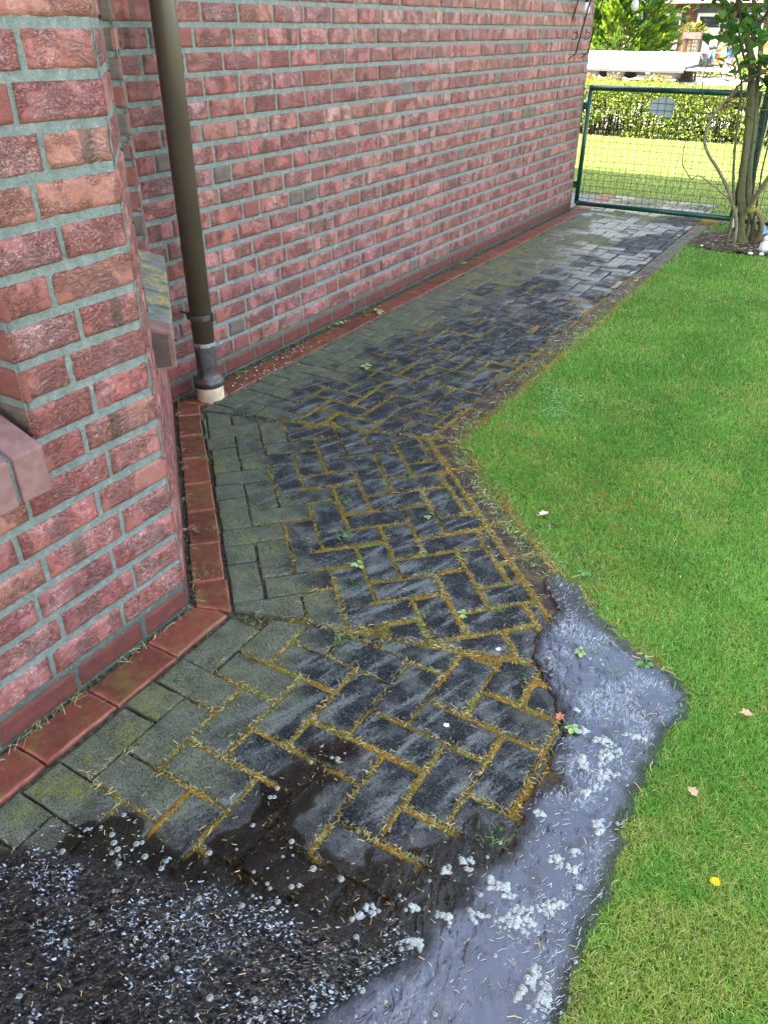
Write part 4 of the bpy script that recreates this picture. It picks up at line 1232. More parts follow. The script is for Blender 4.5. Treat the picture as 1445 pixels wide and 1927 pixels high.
make_lawn("grass", LAWN, 135000, (-1.3, 1.3, 0.3, 7.65), 1.85, 2, "mown green lawn beside the path, straw coloured along its edge", holes=[BED])
make_lawn("grass", LAWN2, 26000, (-5.2, 0.4, 7.62, 13.7), 1.85, 3, "sunlit lawn between the gate and the hedge", hmul=1.5, dry=0.42)  # blades coloured paler and yellower to paint in the sunlight


def straws(name, x, y, z, ln, w_, col, rg, label, mat=None):
    n = len(x); az = rg.uniform(0, 2 * np.pi, n)
    dx, dy = np.cos(az), np.sin(az); b = rg.normal(0, 0.22, n)
    V = np.empty((n, 6, 3), np.float32)
    for i, s in enumerate((-0.5, 0.0, 0.5)):
        ox = dx * ln * s - dy * b * ln * (0.25 - s * s); oy = dy * ln * s + dx * b * ln * (0.25 - s * s)
        zz = z + (0.25 - s * s) * ln * 0.22 * rg.random(n)
        V[:, i * 2] = np.stack([x + ox - dy * w_ / 2, y + oy + dx * w_ / 2, zz], 1)
        V[:, i * 2 + 1] = np.stack([x + ox + dy * w_ / 2, y + oy - dx * w_ / 2, zz + w_ * 0.4], 1)
    B_ = np.arange(n)[:, None] * 6
    Q = np.concatenate([np.concatenate([B_, B_ + 1, B_ + 3, B_ + 2], 1), np.concatenate([B_ + 2, B_ + 3, B_ + 5, B_ + 4], 1)])
    C = np.concatenate([np.repeat(col[:, None, :], 6, 1), np.ones((n, 6, 1))], 2).reshape(-1, 4)
    me = np_mesh(name, V.reshape(-1, 3), [Q], {"vc": C})
    return tag(link(name, me, mat or M['straw']), kind='stuff', label=label)


def straw_col(n, rg, green=0.2):
    c = np.array([[0.55, 0.42, 0.20]]) * rg.uniform(0.45, 1.25, (n, 1)) + rg.normal(0, 0.02, (n, 3))
    g = rg.random(n) < green
    c[g] = np.array([[0.22, 0.33, 0.07]]) * rg.uniform(0.6, 1.3, (g.sum(), 1))
    return np.clip(c, 0.02, 0.9)


rg = np.random.default_rng(17)
N = 170000
x = rg.uniform(-2.4, -0.2, N); y = rg.uniform(0.3, 4.6, N)
D = np.where(y < 2.94, lookup(gx1, gx1[2], x, y), lookup(gx2, gx2[2], x, y)); am = np.where(y < 2.94, lookup(gx1, gx1[3], x, y), lookup(gx2, gx2[3], x, y))
cl = fbm(x * 7, y * 7, 55, 3)
sdR = poly_sd(x, y, PUD_R)
ok = (D < rg.exponential(0.004, N)) & (D > -0.05) & (rg.random(N) < am * (0.5 + 2.2 * sstep(0.38, 0.62, cl)) * (0.16 + 0.84 * sstep(1.9, 1.3, y) + 0.5 * sstep(0.6, 0.95, (x + y + 0.162) * s2) * (y < 2.3))) & (poly_sd(x, y, PUD_L) < 0.0) & in_view(x, y) & (sdR < 0.0)
ok |= (rg.random(N) < 0.0045) & in_view(x, y) & (sdR < 0) & (y < 3)
x, y, am = x[ok], y[ok], am[ok]
print("straw", len(x))
straws("grass_clippings", x, y, 0.0022 + rg.random(len(x)) * 0.005, rg.uniform(0.005, 0.019, len(x)), rg.uniform(0.0006, 0.0011, len(x)) * np.maximum(1, y / 2.2), straw_col(len(x), rg, 0.16), rg, "dry straw coloured grass clippings lying in the mossy joints")
# fuzzy moss fronds standing in the joints
N = 420000
x = rg.uniform(-2.4, -0.25, N); y = rg.uniform(0.6, 3.6, N)
D = np.where(y < 2.94, lookup(gx1, gx1[2], x, y), lookup(gx2, gx2[2], x, y)); am = np.where(y < 2.94, lookup(gx1, gx1[3], x, y), lookup(gx2, gx2[3], x, y))
ok = (D < rg.exponential(0.003, N)) & (D > -0.03) & (rg.random(N) < np.clip(am * 1.6, 0, 0.9)) & in_view(x, y) & (poly_sd(x, y, PUD_R) < 0)
x, y, am = x[ok], y[ok], am[ok]; n = len(x); print('moss fronds', n)
a_ = fbm(x * 7, y * 7, 88, 3)[:, None]
cm = np.array([[0.16, 0.13, 0.03]]) * (1 - a_) + np.array([[0.27, 0.135, 0.02]]) * a_
cm = np.where(rg.random((n, 1)) < 0.22, np.array([[0.14, 0.22, 0.04]]), cm); cm = np.where(rg.random((n, 1)) < 0.18, np.array([[0.42, 0.33, 0.15]]), cm)
blades("joint_moss_fronds", x, y, -0.002 + 0.003 * rg.random(n), rg.uniform(0.003, 0.009, n), rg.uniform(0.0009, 0.0019, n), cm * rg.uniform(0.6, 1.3, (n, 1)), np.clip(np.abs(rg.normal(0.7, 0.5, n)), 0, 1.7), M['straw'], rg, label="short fuzzy moss fronds standing in the joints")
# fringe of dead grass hanging over the edging and lying on the puddle
N = 90000
x = rg.uniform(-1.4, 0.0, N); y = rg.uniform(0.3, 5.5, N)
s = poly_sd(x, y, LAWN)
ok = (np.abs(s + 0.01) < rg.exponential(0.018, N)) & in_view(x, y) & (rg.random(N) < np.where(y < 2.9, 0.5, 0.2)) & ((poly_sd(x, y, PUD_R) < 0.008) | (rg.random(N) < 0.12))
x, y, s = x[ok], y[ok], s[ok]
straws("dead_grass", x, y, 0.005 + rg.random(len(x)) * 0.012, rg.uniform(0.010, 0.035, len(x)), rg.uniform(0.0008, 0.0015, len(x)) * np.maximum(1, y / 2.2), straw_col(len(x), rg, 0.25), rg, "dead yellow grass along the edge between lawn and paving")
N = 1500
x = rg.uniform(-1.25, -0.1, N); y = rg.uniform(0.2, 1.9, N)
ok = (np.maximum(poly_sd(x, y, PUD_R), poly_sd(x, y, PUD_L)) > 0.01)
x, y = x[ok], y[ok]
straws("floating_clippings", x, y, 0.0052 + rg.random(len(x)) * 0.001, rg.uniform(0.004, 0.014, len(x)), rg.uniform(0.0005, 0.0010, len(x)), straw_col(len(x), rg, 0.1) * 1.15, rg, "short pale clippings floating on the water")
# dry roots and straw in the dirt gap along the wall
pts = []
for i in range(300):
    u = rg.random()
    k = rg.random()
    if k < 0.4: pts.append((-1.404 + rg.normal(0, 0.006), rg.uniform(0.4, 1.25)))
    elif k < 0.8:
        p = A0 + (B0 - A0) * u; pts.append((p[0] + 0.018 + rg.normal(0, 0.008), p[1] + 0.018 + rg.normal(0, 0.008)))
    else: pts.append((-2.475 + rg.normal(0, 0.012), 2.4 + 4.0 * u * u))
pts = np.array(pts)
straws("wall_foot_straw", pts[:, 0], pts[:, 1], 0.0 + rg.random(len(pts)) * 0.006, rg.uniform(0.012, 0.045, len(pts)), rg.uniform(0.0006, 0.0012, len(pts)), straw_col(len(pts), rg, 0.2), rg, "dry stalks lying in the gap at the foot of the wall")
# little green tufts in joints
tc = [(-1.59, 1.77), (-1.36, 2.0), (-1.35, 1.98), (-1.23, 1.80), (-1.13, 1.93), (-1.05, 1.60), (-0.80, 1.58), (-1.39, 1.60), (-1.56, 1.9), (-1.75, 2.0), (-1.9, 2.45), (-1.45, 1.52), (-0.33, 1.66), (-0.30, 1.36), (-0.31, 1.03), (-0.33, 1.0), (-0.45, 1.50), (-2.47, 3.0), (-2.47, 3.25), (-2.47, 2.75), (-2.46, 3.5), (-2.47, 3.9), (-1.6, 2.9), (-1.5, 3.2), (-1.9, 2.9), (-2.0, 2.7), (-1.3, 3.4), (-1.35, 4.2), (-1.5, 1.72), (-1.62, 1.6),
      (-1.48, 1.40), (-1.70, 1.68), (-2.0, 1.98), (-2.15, 2.12), (-0.95, 1.35), (-0.90, 1.75), (-0.70, 1.9), (-0.62, 1.70), (-1.5, 6.2), (-1.8, 6.6), (-1.3, 7.3), (-2.1, 7.0), (-1.45, 7.1), (-1.7, 7.35), (-1.55, 5.6), (-0.25, 1.62)]
xs_, ys_ = [], []
for (a, b) in tc:
    k = rg.integers(10, 34)
    xs_ += list(rg.normal(a, 0.016, k)); ys_ += list(rg.normal(b, 0.016, k))
# scattered along joints too
N = 30000
x = rg.uniform(-2.35, -0.3, N); y = rg.uniform(0.8, 5.5, N)
D = np.where(y < 2.94, lookup(gx1, gx1[2], x, y), lookup(gx2, gx2[2], x, y))
ok = (D < 0.0) & (fbm(x * 5, y * 5, 71, 3) > 0.58) & in_view(x, y)
xs_ = np.concatenate([xs_, x[ok]]); ys_ = np.concatenate([ys_, y[ok]])
n = len(xs_)
blades("joint_grass", xs_, ys_, -0.008 + 0 * xs_, rg.uniform(0.012, 0.034, n), rg.uniform(0.0010, 0.0020, n), np.array([[0.16, 0.32, 0.06]]) * rg.uniform(0.6, 1.3, (n, 1)), np.clip(np.abs(rg.normal(0.8, 0.4, n)), 0, 1.6), M['blade'], rg, label="small green grass tufts growing in the joints of the path")
# white petals on the red bricks by the downpipe
n = 130
x = -2.40 + rg.normal(0, 0.045, n); y = 2.55 + rg.gamma(2.0, 0.26, n)
straws("fallen_petals", x, y, 0.0035 + 0 * x, rg.uniform(0.004, 0.008, n), rg.uniform(0.003, 0.006, n), np.tile([[0.75, 0.70, 0.66]], (n, 1)), rg, "tiny white petals scattered on the red bricks near the downpipe")
n = 260
x = rg.uniform(-1.3, 0.3, n); y = rg.uniform(1.0, 4.0, n)

# ------------------------------------------------------------------ pale flecks standing in for sky glints on the running water
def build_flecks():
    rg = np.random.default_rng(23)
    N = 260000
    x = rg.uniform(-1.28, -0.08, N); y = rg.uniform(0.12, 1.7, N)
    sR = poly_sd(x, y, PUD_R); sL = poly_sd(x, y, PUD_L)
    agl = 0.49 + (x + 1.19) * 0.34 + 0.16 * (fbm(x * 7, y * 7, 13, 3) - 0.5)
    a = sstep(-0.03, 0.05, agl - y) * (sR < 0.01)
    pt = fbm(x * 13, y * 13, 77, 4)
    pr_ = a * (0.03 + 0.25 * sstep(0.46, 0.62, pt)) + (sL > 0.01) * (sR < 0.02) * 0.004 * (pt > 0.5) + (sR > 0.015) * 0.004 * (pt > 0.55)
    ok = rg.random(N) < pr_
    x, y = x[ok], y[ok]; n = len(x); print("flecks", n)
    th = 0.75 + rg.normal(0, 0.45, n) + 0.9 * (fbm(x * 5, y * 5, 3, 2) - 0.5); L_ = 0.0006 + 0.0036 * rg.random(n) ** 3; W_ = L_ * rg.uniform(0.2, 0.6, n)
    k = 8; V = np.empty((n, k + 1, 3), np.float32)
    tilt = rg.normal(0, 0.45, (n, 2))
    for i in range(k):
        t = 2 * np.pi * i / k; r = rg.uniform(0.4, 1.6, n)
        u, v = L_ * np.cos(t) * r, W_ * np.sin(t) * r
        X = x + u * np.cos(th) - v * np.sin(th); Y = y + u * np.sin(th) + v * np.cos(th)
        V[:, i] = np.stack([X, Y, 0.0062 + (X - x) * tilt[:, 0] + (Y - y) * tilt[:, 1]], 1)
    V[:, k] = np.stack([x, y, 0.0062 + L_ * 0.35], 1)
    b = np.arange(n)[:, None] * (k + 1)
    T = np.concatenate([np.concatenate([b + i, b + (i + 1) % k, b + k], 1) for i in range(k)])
    me = np_mesh("painted_glints", V.reshape(-1, 3), [T], smooth=True)
    tag(link("painted_glints", me, M['glint_film']), kind='stuff', label="small pale flecks added as painted sky glints on the splashing water")


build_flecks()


def build_debris():
    rg = np.random.default_rng(29)
    n = 1500
    x = rg.uniform(-0.6, -0.07, n); y = rg.uniform(0.3, 1.95, n)
    ok = (poly_sd(x, y, PUD_R) > 0.012) & (fbm(x * 9, y * 9, 41, 3) > 0.47)
    x, y = x[ok], y[ok]; n = len(x)
    straws("puddle_debris", x, y, 0.0062 + 0 * x, 0.0015 + 0.006 * rg.random(n) ** 2, rg.uniform(0.0010, 0.0032, n), np.array([[0.035, 0.028, 0.018]]) * rg.uniform(0.3, 2.0, (n, 1)), rg, "dark specks of soil and leaf floating on the puddle")
    n = 9000
    x = rg.uniform(-0.6, -0.07, n); y = rg.uniform(0.3, 1.95, n)
    f = fbm(x * 10 + 3, y * 5, 47, 4)
    ok = (poly_sd(x, y, PUD_R) > 0.006) & (rg.random(n) < 0.02 + 0.5 * sstep(0.56, 0.68, f))
    x, y = x[ok], y[ok]; n = len(x)
    th = 1.25 + 1.6 * (fbm(x * 4, y * 4, 49, 2) - 0.5) + rg.normal(0, 0.25, n); L_ = 0.0015 + 0.008 * rg.random(n) ** 2; W_ = rg.uniform(0.0002, 0.00045, n)
    c, s = np.cos(th), np.sin(th); b = rg.normal(0, 0.18, n) * L_
    V = np.empty((n, 6, 3), np.float32)
    for i, t in enumerate((-1, 0, 1)):
        X = x + c * L_ * t - s * b * (1 - t * t); Y = y + s * L_ * t + c * b * (1 - t * t)
        V[:, 2 * i] = np.stack([X - s * W_, Y + c * W_, 0 * x + 0.0052], 1); V[:, 2 * i + 1] = np.stack([X + s * W_, Y - c * W_, 0 * x + 0.0052], 1)
    B_ = np.arange(n)[:, None] * 6
    me = np_mesh("scum_lines", V.reshape(-1, 3), [np.concatenate([B_, B_ + 1, B_ + 3, B_ + 2], 1), np.concatenate([B_ + 2, B_ + 3, B_ + 5, B_ + 4], 1)])
    tag(link("scum_lines", me, flat("white_scum", (0.50, 0.53, 0.55), 0.5)), kind='stuff', label="thin white lines of soap scum drifting on the puddle")


build_debris()
# ------------------------------------------------------------------ gate and fence (plane y = 7.70)
GY = 7.70


def wire_grid(b, x0, x1, z0, z1, px, pz, y, r):
    k = 0
    x = x0 + px * 0.5
    while x < x1:
        b.tube([(x, y, z0), (x, y, z1)], r, 5, False); x += px
    z = z0 + pz * 0.5
    while z < z1:
        b.tube([(x0, y - r * 1.6, z), (x1, y - r * 1.6, z)], r, 5, False); z += pz


gate = empty("garden_gate", (-1.78, GY, 0), "dark green steel gate with wire mesh between the house corner and the climbing plant", "gate")
def ch(o, root):
    o.parent = root; o.matrix_parent_inverse = Matrix.Translation(-Vector(root.location)); return o
b = MB()
b.tube([(-2.485, GY, 0.035), (-2.485, GY, 1.025)], 0.021, 12)
b.tube([(-1.075, GY, 0.035), (-1.075, GY, 1.025)], 0.021, 12)
b.tube([(-2.485, GY, 1.005), (-1.075, GY, 1.005)], 0.024, 12)
b.tube([(-2.485, GY, 0.040), (-1.075, GY, 0.040)], 0.024, 12)
ch(b.build("gate_frame", M['green_steel'], smooth=True), gate)
b = MB(); wire_grid(b, -2.465, -1.095, 0.06, 0.985, 0.0625, 0.0545, GY, 0.0021)
ch(b.build("mesh_panel", M['green_steel'], smooth=True), gate)
b = MB()
for z in (0.2, 0.86):
    b = MB(); b.box(-2.545, -2.50, GY - 0.02, GY + 0.02, z - 0.03, z + 0.03)
    ch(b.build("hinge", M['green_steel'], bevel=0.003), gate)
b = MB(); b.box(-1.135, -1.09, GY - 0.03, GY + 0.03, 0.80, 0.98)
lk = ch(b.build("lock_case", M['green_steel'], bevel=0.004), gate)
b = MB(); b.tube([(-1.115, GY - 0.03, 0.905), (-1.115, GY - 0.075, 0.905), (-1.235, GY - 0.08, 0.905)], 0.0125, 8)
ch(b.build("handle", M['black'], lk, smooth=True), lk); bpy.data.objects["handle"].matrix_parent_inverse = Matrix.Identity(4)
b = MB(); pts = [(-1.945, 0.83), (-1.75, 0.795), (-1.725, 0.905), (-1.80, 0.955), (-1.86, 0.948), (-1.925, 0.93)]
b.add([(x, GY + 0.008, z) for x, z in pts] + [(x, GY + 0.014, z) for x, z in pts], [(0, 1, 2, 3, 4, 5), (11, 10, 9, 8, 7, 6)] + [(i, (i + 1) % 6, 6 + (i + 1) % 6, 6 + i) for i in range(6)])
tag(b.build("plaque", M['plaque']), "six sided blue grey plate hanging on the wire mesh of the green gate", "plaque")
fence = empty("mesh_fence", (0.6, GY, 0), "dark green wire mesh fence continuing from the gate behind the climbing plant", "fence")
for px_ in (-1.0, 1.2, 3.4):
    b = MB(); b.box(px_ - 0.035, px_ + 0.035, GY - 0.035, GY + 0.035, -0.1, 1.07); b.box(px_ - 0.038, px_ + 0.038, GY - 0.038, GY + 0.038, 1.07, 1.085)
    ch(b.build("post", M['green_steel'], bevel=0.004), fence)
b = MB()
for xa_, xb_ in ((-0.96, 1.16), (1.24, 3.36)):
    wire_grid(b, xa_, xb_, 0.04, 1.0, 0.0625, 0.0545, GY, 0.0021)
ch(b.build("mesh_panel", M['green_steel'], smooth=True), fence)
b = MB()
for xa_, xb_ in ((-0.965, 1.165), (1.235, 3.365)):
    b.tube([(xa_, GY, 0.03), (xb_, GY, 0.03)], 0.02, 10); b.tube([(xa_, GY, 1.0), (xb_, GY, 1.0)], 0.02, 10)
ch(b.build("rail", M['green_steel'], smooth=True), fence)

# ------------------------------------------------------------------ climbing plant by the gate
ST = {'main': [(-0.842, 6.9, -0.003), (-0.879, 6.9, 0.122), (-0.899, 6.9, 0.239), (-0.933, 6.9, 0.353), (-0.958, 6.9, 0.54), (-0.982, 6.9, 0.759), (-1.01, 6.9, 0.97), (-1.043, 6.9, 1.14), (-1.078, 6.9, 1.273), (-1.138, 6.92, 1.402), (-1.205, 6.95, 1.515), (-1.265, 7.0, 1.628), (-1.35, 7.05, 1.9), (-1.45, 7.1, 2.3)],
      'second': [(-0.799, 7.05, 0.0), (-0.806, 7.05, 0.124), (-0.856, 7.02, 0.224), (-0.895, 6.98, 0.383), (-0.929, 6.95, 0.611), (-0.955, 6.98, 0.826), (-1.001, 7.0, 1.034), (-1.029, 7.0, 1.271), (-1.076, 7.0, 1.435), (-1.158, 7.0, 1.627), (-1.15, 7.0, 2.0), (-1.1, 7.0, 2.4)],
      'loop': [(-0.78, 7.0, 0.0), (-0.745, 6.98, 0.05), (-0.74, 6.95, 0.129), (-0.753, 6.9, 0.215), (-0.806, 6.88, 0.271), (-0.845, 6.85, 0.26), (-0.828, 6.85, 0.351), (-0.794, 6.85, 0.429), (-0.765, 6.85, 0.506), (-0.711, 6.9, 0.632), (-0.62, 6.95, 0.85), (-0.5, 7.0, 1.2), (-0.45, 7.0, 1.7)],
      'left': [(-0.889, 6.8, 0.0), (-0.906, 6.8, 0.176), (-0.971, 6.8, 0.325), (-1.038, 6.8, 0.434), (-1.126, 6.8, 0.547), (-1.211, 6.8, 0.637), (-1.262, 6.8, 0.73), (-1.264, 6.82, 0.829), (-1.236, 6.85, 0.918), (-1.18, 6.9, 0.998), (-1.113, 6.9, 1.111), (-1.016, 6.95, 1.172), (-0.945, 7, 1.223), (-0.8, 7, 1.35)],
      'twig': [(-0.986, 6.8, 0.339), (-1.114, 6.78, 0.422), (-1.239, 6.76, 0.494), (-1.295, 6.75, 0.472), (-1.345, 6.75, 0.521), (-1.383, 6.75, 0.571), (-1.393, 6.75, 0.656), (-1.392, 6.76, 0.74)],
      'thin': [(-0.935, 6.75, 0.0), (-0.941, 6.78, 0.156), (-0.951, 6.8, 0.289), (-0.998, 6.8, 0.475), (-1.036, 6.8, 0.693), (-1.061, 6.82, 0.868), (-1.084, 6.85, 1.039), (-1.104, 6.85, 1.14), (-1.167, 6.85, 1.272), (-1.237, 6.85, 1.402), (-1.295, 6.85, 1.53), (-1.334, 6.85, 1.625), (-1.42, 6.9, 1.95)],
      'r1': [(-0.84, 7.0, 0.0), (-0.855, 7.0, 0.267), (-0.879, 7.0, 0.497), (-0.896, 7.0, 0.755), (-0.91, 7.0, 0.933), (-0.916, 7.0, 1.106), (-0.9, 7.0, 1.5), (-0.85, 7.0, 2.1)],
      'r2': [(-0.80, 6.98, 0.0), (-0.815, 6.98, 0.3), (-0.84, 7.0, 0.6), (-0.82, 7.02, 0.9), (-0.78, 7.0, 1.3), (-0.7, 7.0, 1.9)],
      'up': [(-1.11, 6.93, 1.35), (-1.087, 6.95, 1.467), (-1.049, 6.95, 1.531), (-1.017, 6.95, 1.609), (-0.9, 6.95, 1.85), (-0.8, 6.9, 2.1)],
      'up2': [(-1.047, 6.85, 1.175), (-1.132, 6.85, 1.306), (-1.187, 6.85, 1.434), (-1.209, 6.85, 1.561), (-1.231, 6.85, 1.624), (-1.3, 6.9, 2.0)]}
RD = {'main': 0.032, 'second': 0.023, 'loop': 0.024, 'left': 0.014, 'twig': 0.006, 'thin': 0.011, 'r1': 0.010, 'r2': 0.008, 'up': 0.017, 'up2': 0.009}
vine = empty("climbing_plant", (-0.85, 6.9, 0), "old climbing plant with several twisted woody stems and lobed green leaves beside the gate", "climbing plant")


def smooth_pts(P, k=4):
    P = [Vector(p) for p in P]; out = []
    for i in range(len(P) - 1):
        p0, p1, p2, p3 = P[max(0, i - 1)], P[i], P[i + 1], P[min(len(P) - 1, i + 2)]
        for s in range(k):
            t = s / k
            out.append(0.5 * ((2 * p1) + (p2 - p0) * t + (2 * p0 - 5 * p1 + 4 * p2 - p3) * t * t + (3 * p1 - p0 - 3 * p2 + p3) * t ** 3))
    out.append(P[-1])
    return out


for i, (k, P) in enumerate(ST.items()):
    b = MB(); pp = smooth_pts(P, 4); r0 = RD[k]; m = len(pp)
    rr = [r0 * (1.0 + (0.35 if k in ('main', 'second') and q < 4 else 0) * (1 - q / 4) - 0.45 * q / m) for q in range(m)]
    tone = {'main': (0.13, 0.125, 0.06), 'second': (0.15, 0.145, 0.07), 'loop': (0.19, 0.16, 0.08), 'left': (0.24, 0.19, 0.13), 'twig': (0.27, 0.21, 0.15), 'thin': (0.11, 0.12, 0.05)}.get(k, (0.10, 0.075, 0.055))
    b.tube(pp, rr, 12 if r0 > 0.02 else 7, a=tone + (1,), wob=0.16 if r0 > 0.02 else 0.08)
    # bark ridges in colour, lichen on the loop
    for q in range(len(b.v)):
        s_ = 0.75 + 0.5 * ((q * 7919) % 12) / 12.0
        c = [x * s_ for x in tone]
        if k == 'loop' and 0.235 < b.v[q][2] < 0.29 and (q * 31) % 5 > 0: c = [0.27, 0.24, 0.05]
        b.a[q] = (c[0], c[1], c[2], 1)
    ch(b.build("stem", M['bark'], smooth=True, attr="vc"), vine)
for (cx, cz, r_, y_) in ((-0.90, 0.27, 0.055, 6.85), (-0.90, 0.70, 0.05, 6.93), (-0.86, 0.98, 0.055, 6.95)):
    pts = [(cx + r_ * math.cos(t), y_ + 0.02 * math.sin(2 * t), cz + r_ * 0.85 * math.sin(t)) for t in [x_ * math.pi / 8 for x_ in range(14)]]
    b = MB(); b.tube(pts, 0.0035, 5, a=(0.08, 0.055, 0.045, 1)); ch(b.build("tendril", M['bark'], smooth=True, attr="vc"), vine)
for q in range(26):
    x0 = random.uniform(-1.3, -0.6); z0 = random.uniform(0.9, 1.5); y0 = random.uniform(6.8, 7.05)
    pts = [Vector((x0, y0, z0))]
    d = Vector((random.uniform(-1, 1), random.uniform(-0.4, 0.4), random.uniform(-0.4, 1))).normalized()
    for s in range(6):
        d = (d + Vector((random.uniform(-.35, .35), random.uniform(-.2, .2), random.uniform(-.35, .35)))).normalized(); pts.append(pts[-1] + d * 0.07)
    b = MB(); b.tube(pts, [0.005, 0.0045, 0.004, 0.0035, 0.003, 0.002, 0.0015], 5, a=(0.13, 0.09, 0.06, 1))
    ch(b.build("tendril", M['bark'], smooth=True, attr="vc"), vine)


def leaf_cloud(name, pts, size, cols, mat, rgs, up=0.5, lobed=True, fold=0.25):
    """pts (n,3); each leaf is a small lobed blade folded along its rib"""
    n = len(pts); rgv = np.random.default_rng(rgs)
    if lobed: shp = np.array([[0, 0], [0.42, 0.06], [0.5, 0.42], [0.30, 0.62], [0.0, 1.0], [-0.30, 0.62], [-0.5, 0.42], [-0.42, 0.06]])
    else: shp = np.array([[0, 0], [0.26, 0.22], [0.30, 0.5], [0.16, 0.82], [0, 1.0], [-0.16, 0.82], [-0.30, 0.5], [-0.26, 0.22]])
    nrm = rgv.normal(0, 1, (n, 3)); nrm[:, 2] = np.abs(nrm[:, 2]) + up; nrm /= np.linalg.norm(nrm, axis=1)[:, None]
    a = rgv.normal(0, 1, (n, 3)); a[:, 2] -= 0.5
    a -= (a * nrm).sum(1)[:, None] * nrm; a /= np.linalg.norm(a, axis=1)[:, None]
    s = np.cross(nrm, a); sz = (size * rgv.uniform(0.55, 1.25, n))[:, None, None]
    V = pts[:, None] + sz * (shp[None, :, :1] * s[:, None] + shp[None, :, 1:] * a[:, None] + fold * np.abs(shp[None, :, :1]) * nrm[:, None])
    B_ = np.arange(n)[:, None] * 8
    Q = np.concatenate([B_ + np.array([[0, 1, 2, 3]]), B_ + np.array([[0, 3, 4, 4]])[:, :4], ])
    T = np.concatenate([B_ + np.array([[0, 3, 4]]), B_ + np.array([[0, 4, 5]])])
    Q = np.concatenate([B_ + np.array([[0, 1, 2, 3]]), B_ + np.array([[0, 5, 6, 7]])])
    cc = cols[rgv.integers(0, len(cols), n)] * rgv.uniform(0.7, 1.3, (n, 1))
    C = np.concatenate([np.repeat(cc[:, None], 8, 1), np.ones((n, 8, 1))], 2).reshape(-1, 4)
    return np_mesh(name, V.reshape(-1, 3), [Q, T], {"vc": C})


rgv = np.random.default_rng(33)
lp = []
for k, P in ST.items():
    pp = smooth_pts(P, 4)
    for p in pp:
        if p.z > 1.30 and k != 'twig':
            for _ in range(26 if p.z > 1.85 else 4): lp.append((p.x + rgv.normal(0, 0.15), p.y + rgv.normal(0, 0.13), p.z + rgv.normal(0.02, 0.11)))
for _ in range(26): lp.append((rgv.uniform(-1.34, -1.18), rgv.uniform(6.75, 7.0), rgv.uniform(1.42, 1.75)))
for _ in range(34): lp.append((rgv.normal(-0.90, 0.06), rgv.uniform(6.75, 6.95), rgv.uniform(1.10, 1.33)))
for _ in range(30): lp.append((rgv.normal(-0.80, 0.07), rgv.uniform(6.75, 6.95), rgv.uniform(1.02, 1.22)))
for _ in range(3): lp.append((rgv.normal(-1.13, 0.05), rgv.uniform(6.75, 6.95), rgv.uniform(1.18, 1.35)))
for _ in range(800):
    t = rgv.random(); lp.append((-0.9 + rgv.normal(0, 0.5), 7.0 + rgv.normal(0, 0.3), 2.25 + rgv.normal(0, 0.22)))
lp = np.array(lp)
me = leaf_cloud("foliage", lp, 0.066, np.array([[0.04, 0.14, 0.016], [0.075, 0.19, 0.02], [0.025, 0.10, 0.02], [0.13, 0.24, 0.025]]), M['leaf'], 34)
ch(link("foliage", me, M['leaf']), vine)
# things standing in the bed
for (x_, y_, lab, tilt) in ((-0.985, 7.33, "small solar garden light with a pale shade left of the woody stems", 0.0), (-0.735, 7.02, "blue tilted solar panel light right of the woody stems", 0.7)):
    g = empty("solar_light", (x_, y_, 0), lab, "garden light")
    b = MB(); b.tube([(0, 0, -0.02), (0, 0, 0.09)], 0.006, 8); b.build("stake", M['black'], g)
    if tilt == 0:
        b = MB(); b.lathe([(0.04, 0.05), (0.022, 0.115), (0.01, 0.12)], 14); b.build("shade", M['white'], g)
    else:
        b = MB(); Mx = Matrix.Rotation(0.9, 4, 'X') @ Matrix.Rotation(0.6, 4, 'Z')
        b.box(-0.034, 0.034, -0.034, 0.034, -0.006, 0.006, M=Matrix.Translation((0, 0, 0.10)) @ Mx); b.build("solar_panel", M['solar'], g)
orn = empty("garden_ornament", (-0.665, 6.74, 0.005), "small pale stone garden ornament at the edge of the bed", "ornament")
b = MB(); b.lathe([(0.045, -0.01), (0.052, 0.03), (0.045, 0.07), (0.03, 0.10), (0.018, 0.115)], 14); b.build("body", M['stone'], orn, smooth=True)
b = MB(); b.lathe([(0.006, 0.11), (0.022, 0.122), (0.026, 0.14), (0.018, 0.16), (0.004, 0.168)], 12); b.build("head", M['stone'], orn, smooth=True)
b = MB(); b.tube([(0, 0, 0.16), (0.0, 0.01, 0.24), (0.02, 0.02, 0.34), (0.06, 0.03, 0.40)], 0.0035, 6); b.tube([(0.05, 0.0, 0.0), (0.055, 0.0, 0.16), (0.05, 0.02, 0.3)], 0.0035, 6)
b.build("wire", M['stone'], orn, smooth=True)
orn.scale = (0.7, 0.7, 0.7)
for i, (x_, y_, s_, lab) in enumerate(((-0.735, 6.60, 0.045, "smooth white stone nearest the lawn at the bed edge"), (-0.66, 6.62, 0.05, "white stone between the others in front of the ornament"), (-0.58, 6.67, 0.055, "large white stone right of the ornament"), (-1.10, 6.66, 0.028, "flat white stone at the path end of the bed"))):
    bm = bmesh.new(); bmesh.ops.create_icosphere(bm, subdivisions=2, radius=s_)
    for v in bm.verts:
        v.co *= 1 + 0.12 * math.sin(v.co.x * 60 + i) * math.cos(v.co.y * 50); v.co.z *= 0.55
    me = bpy.data.meshes.new("white_stone"); bm.to_mesh(me); bm.free()
    o = link("white_stone", me, M['stone']); o.scale = (0.42, 0.42, 0.42); o.location = (x_, y_, 0.012); tag(o, lab, "stone", "white stones round the bed")
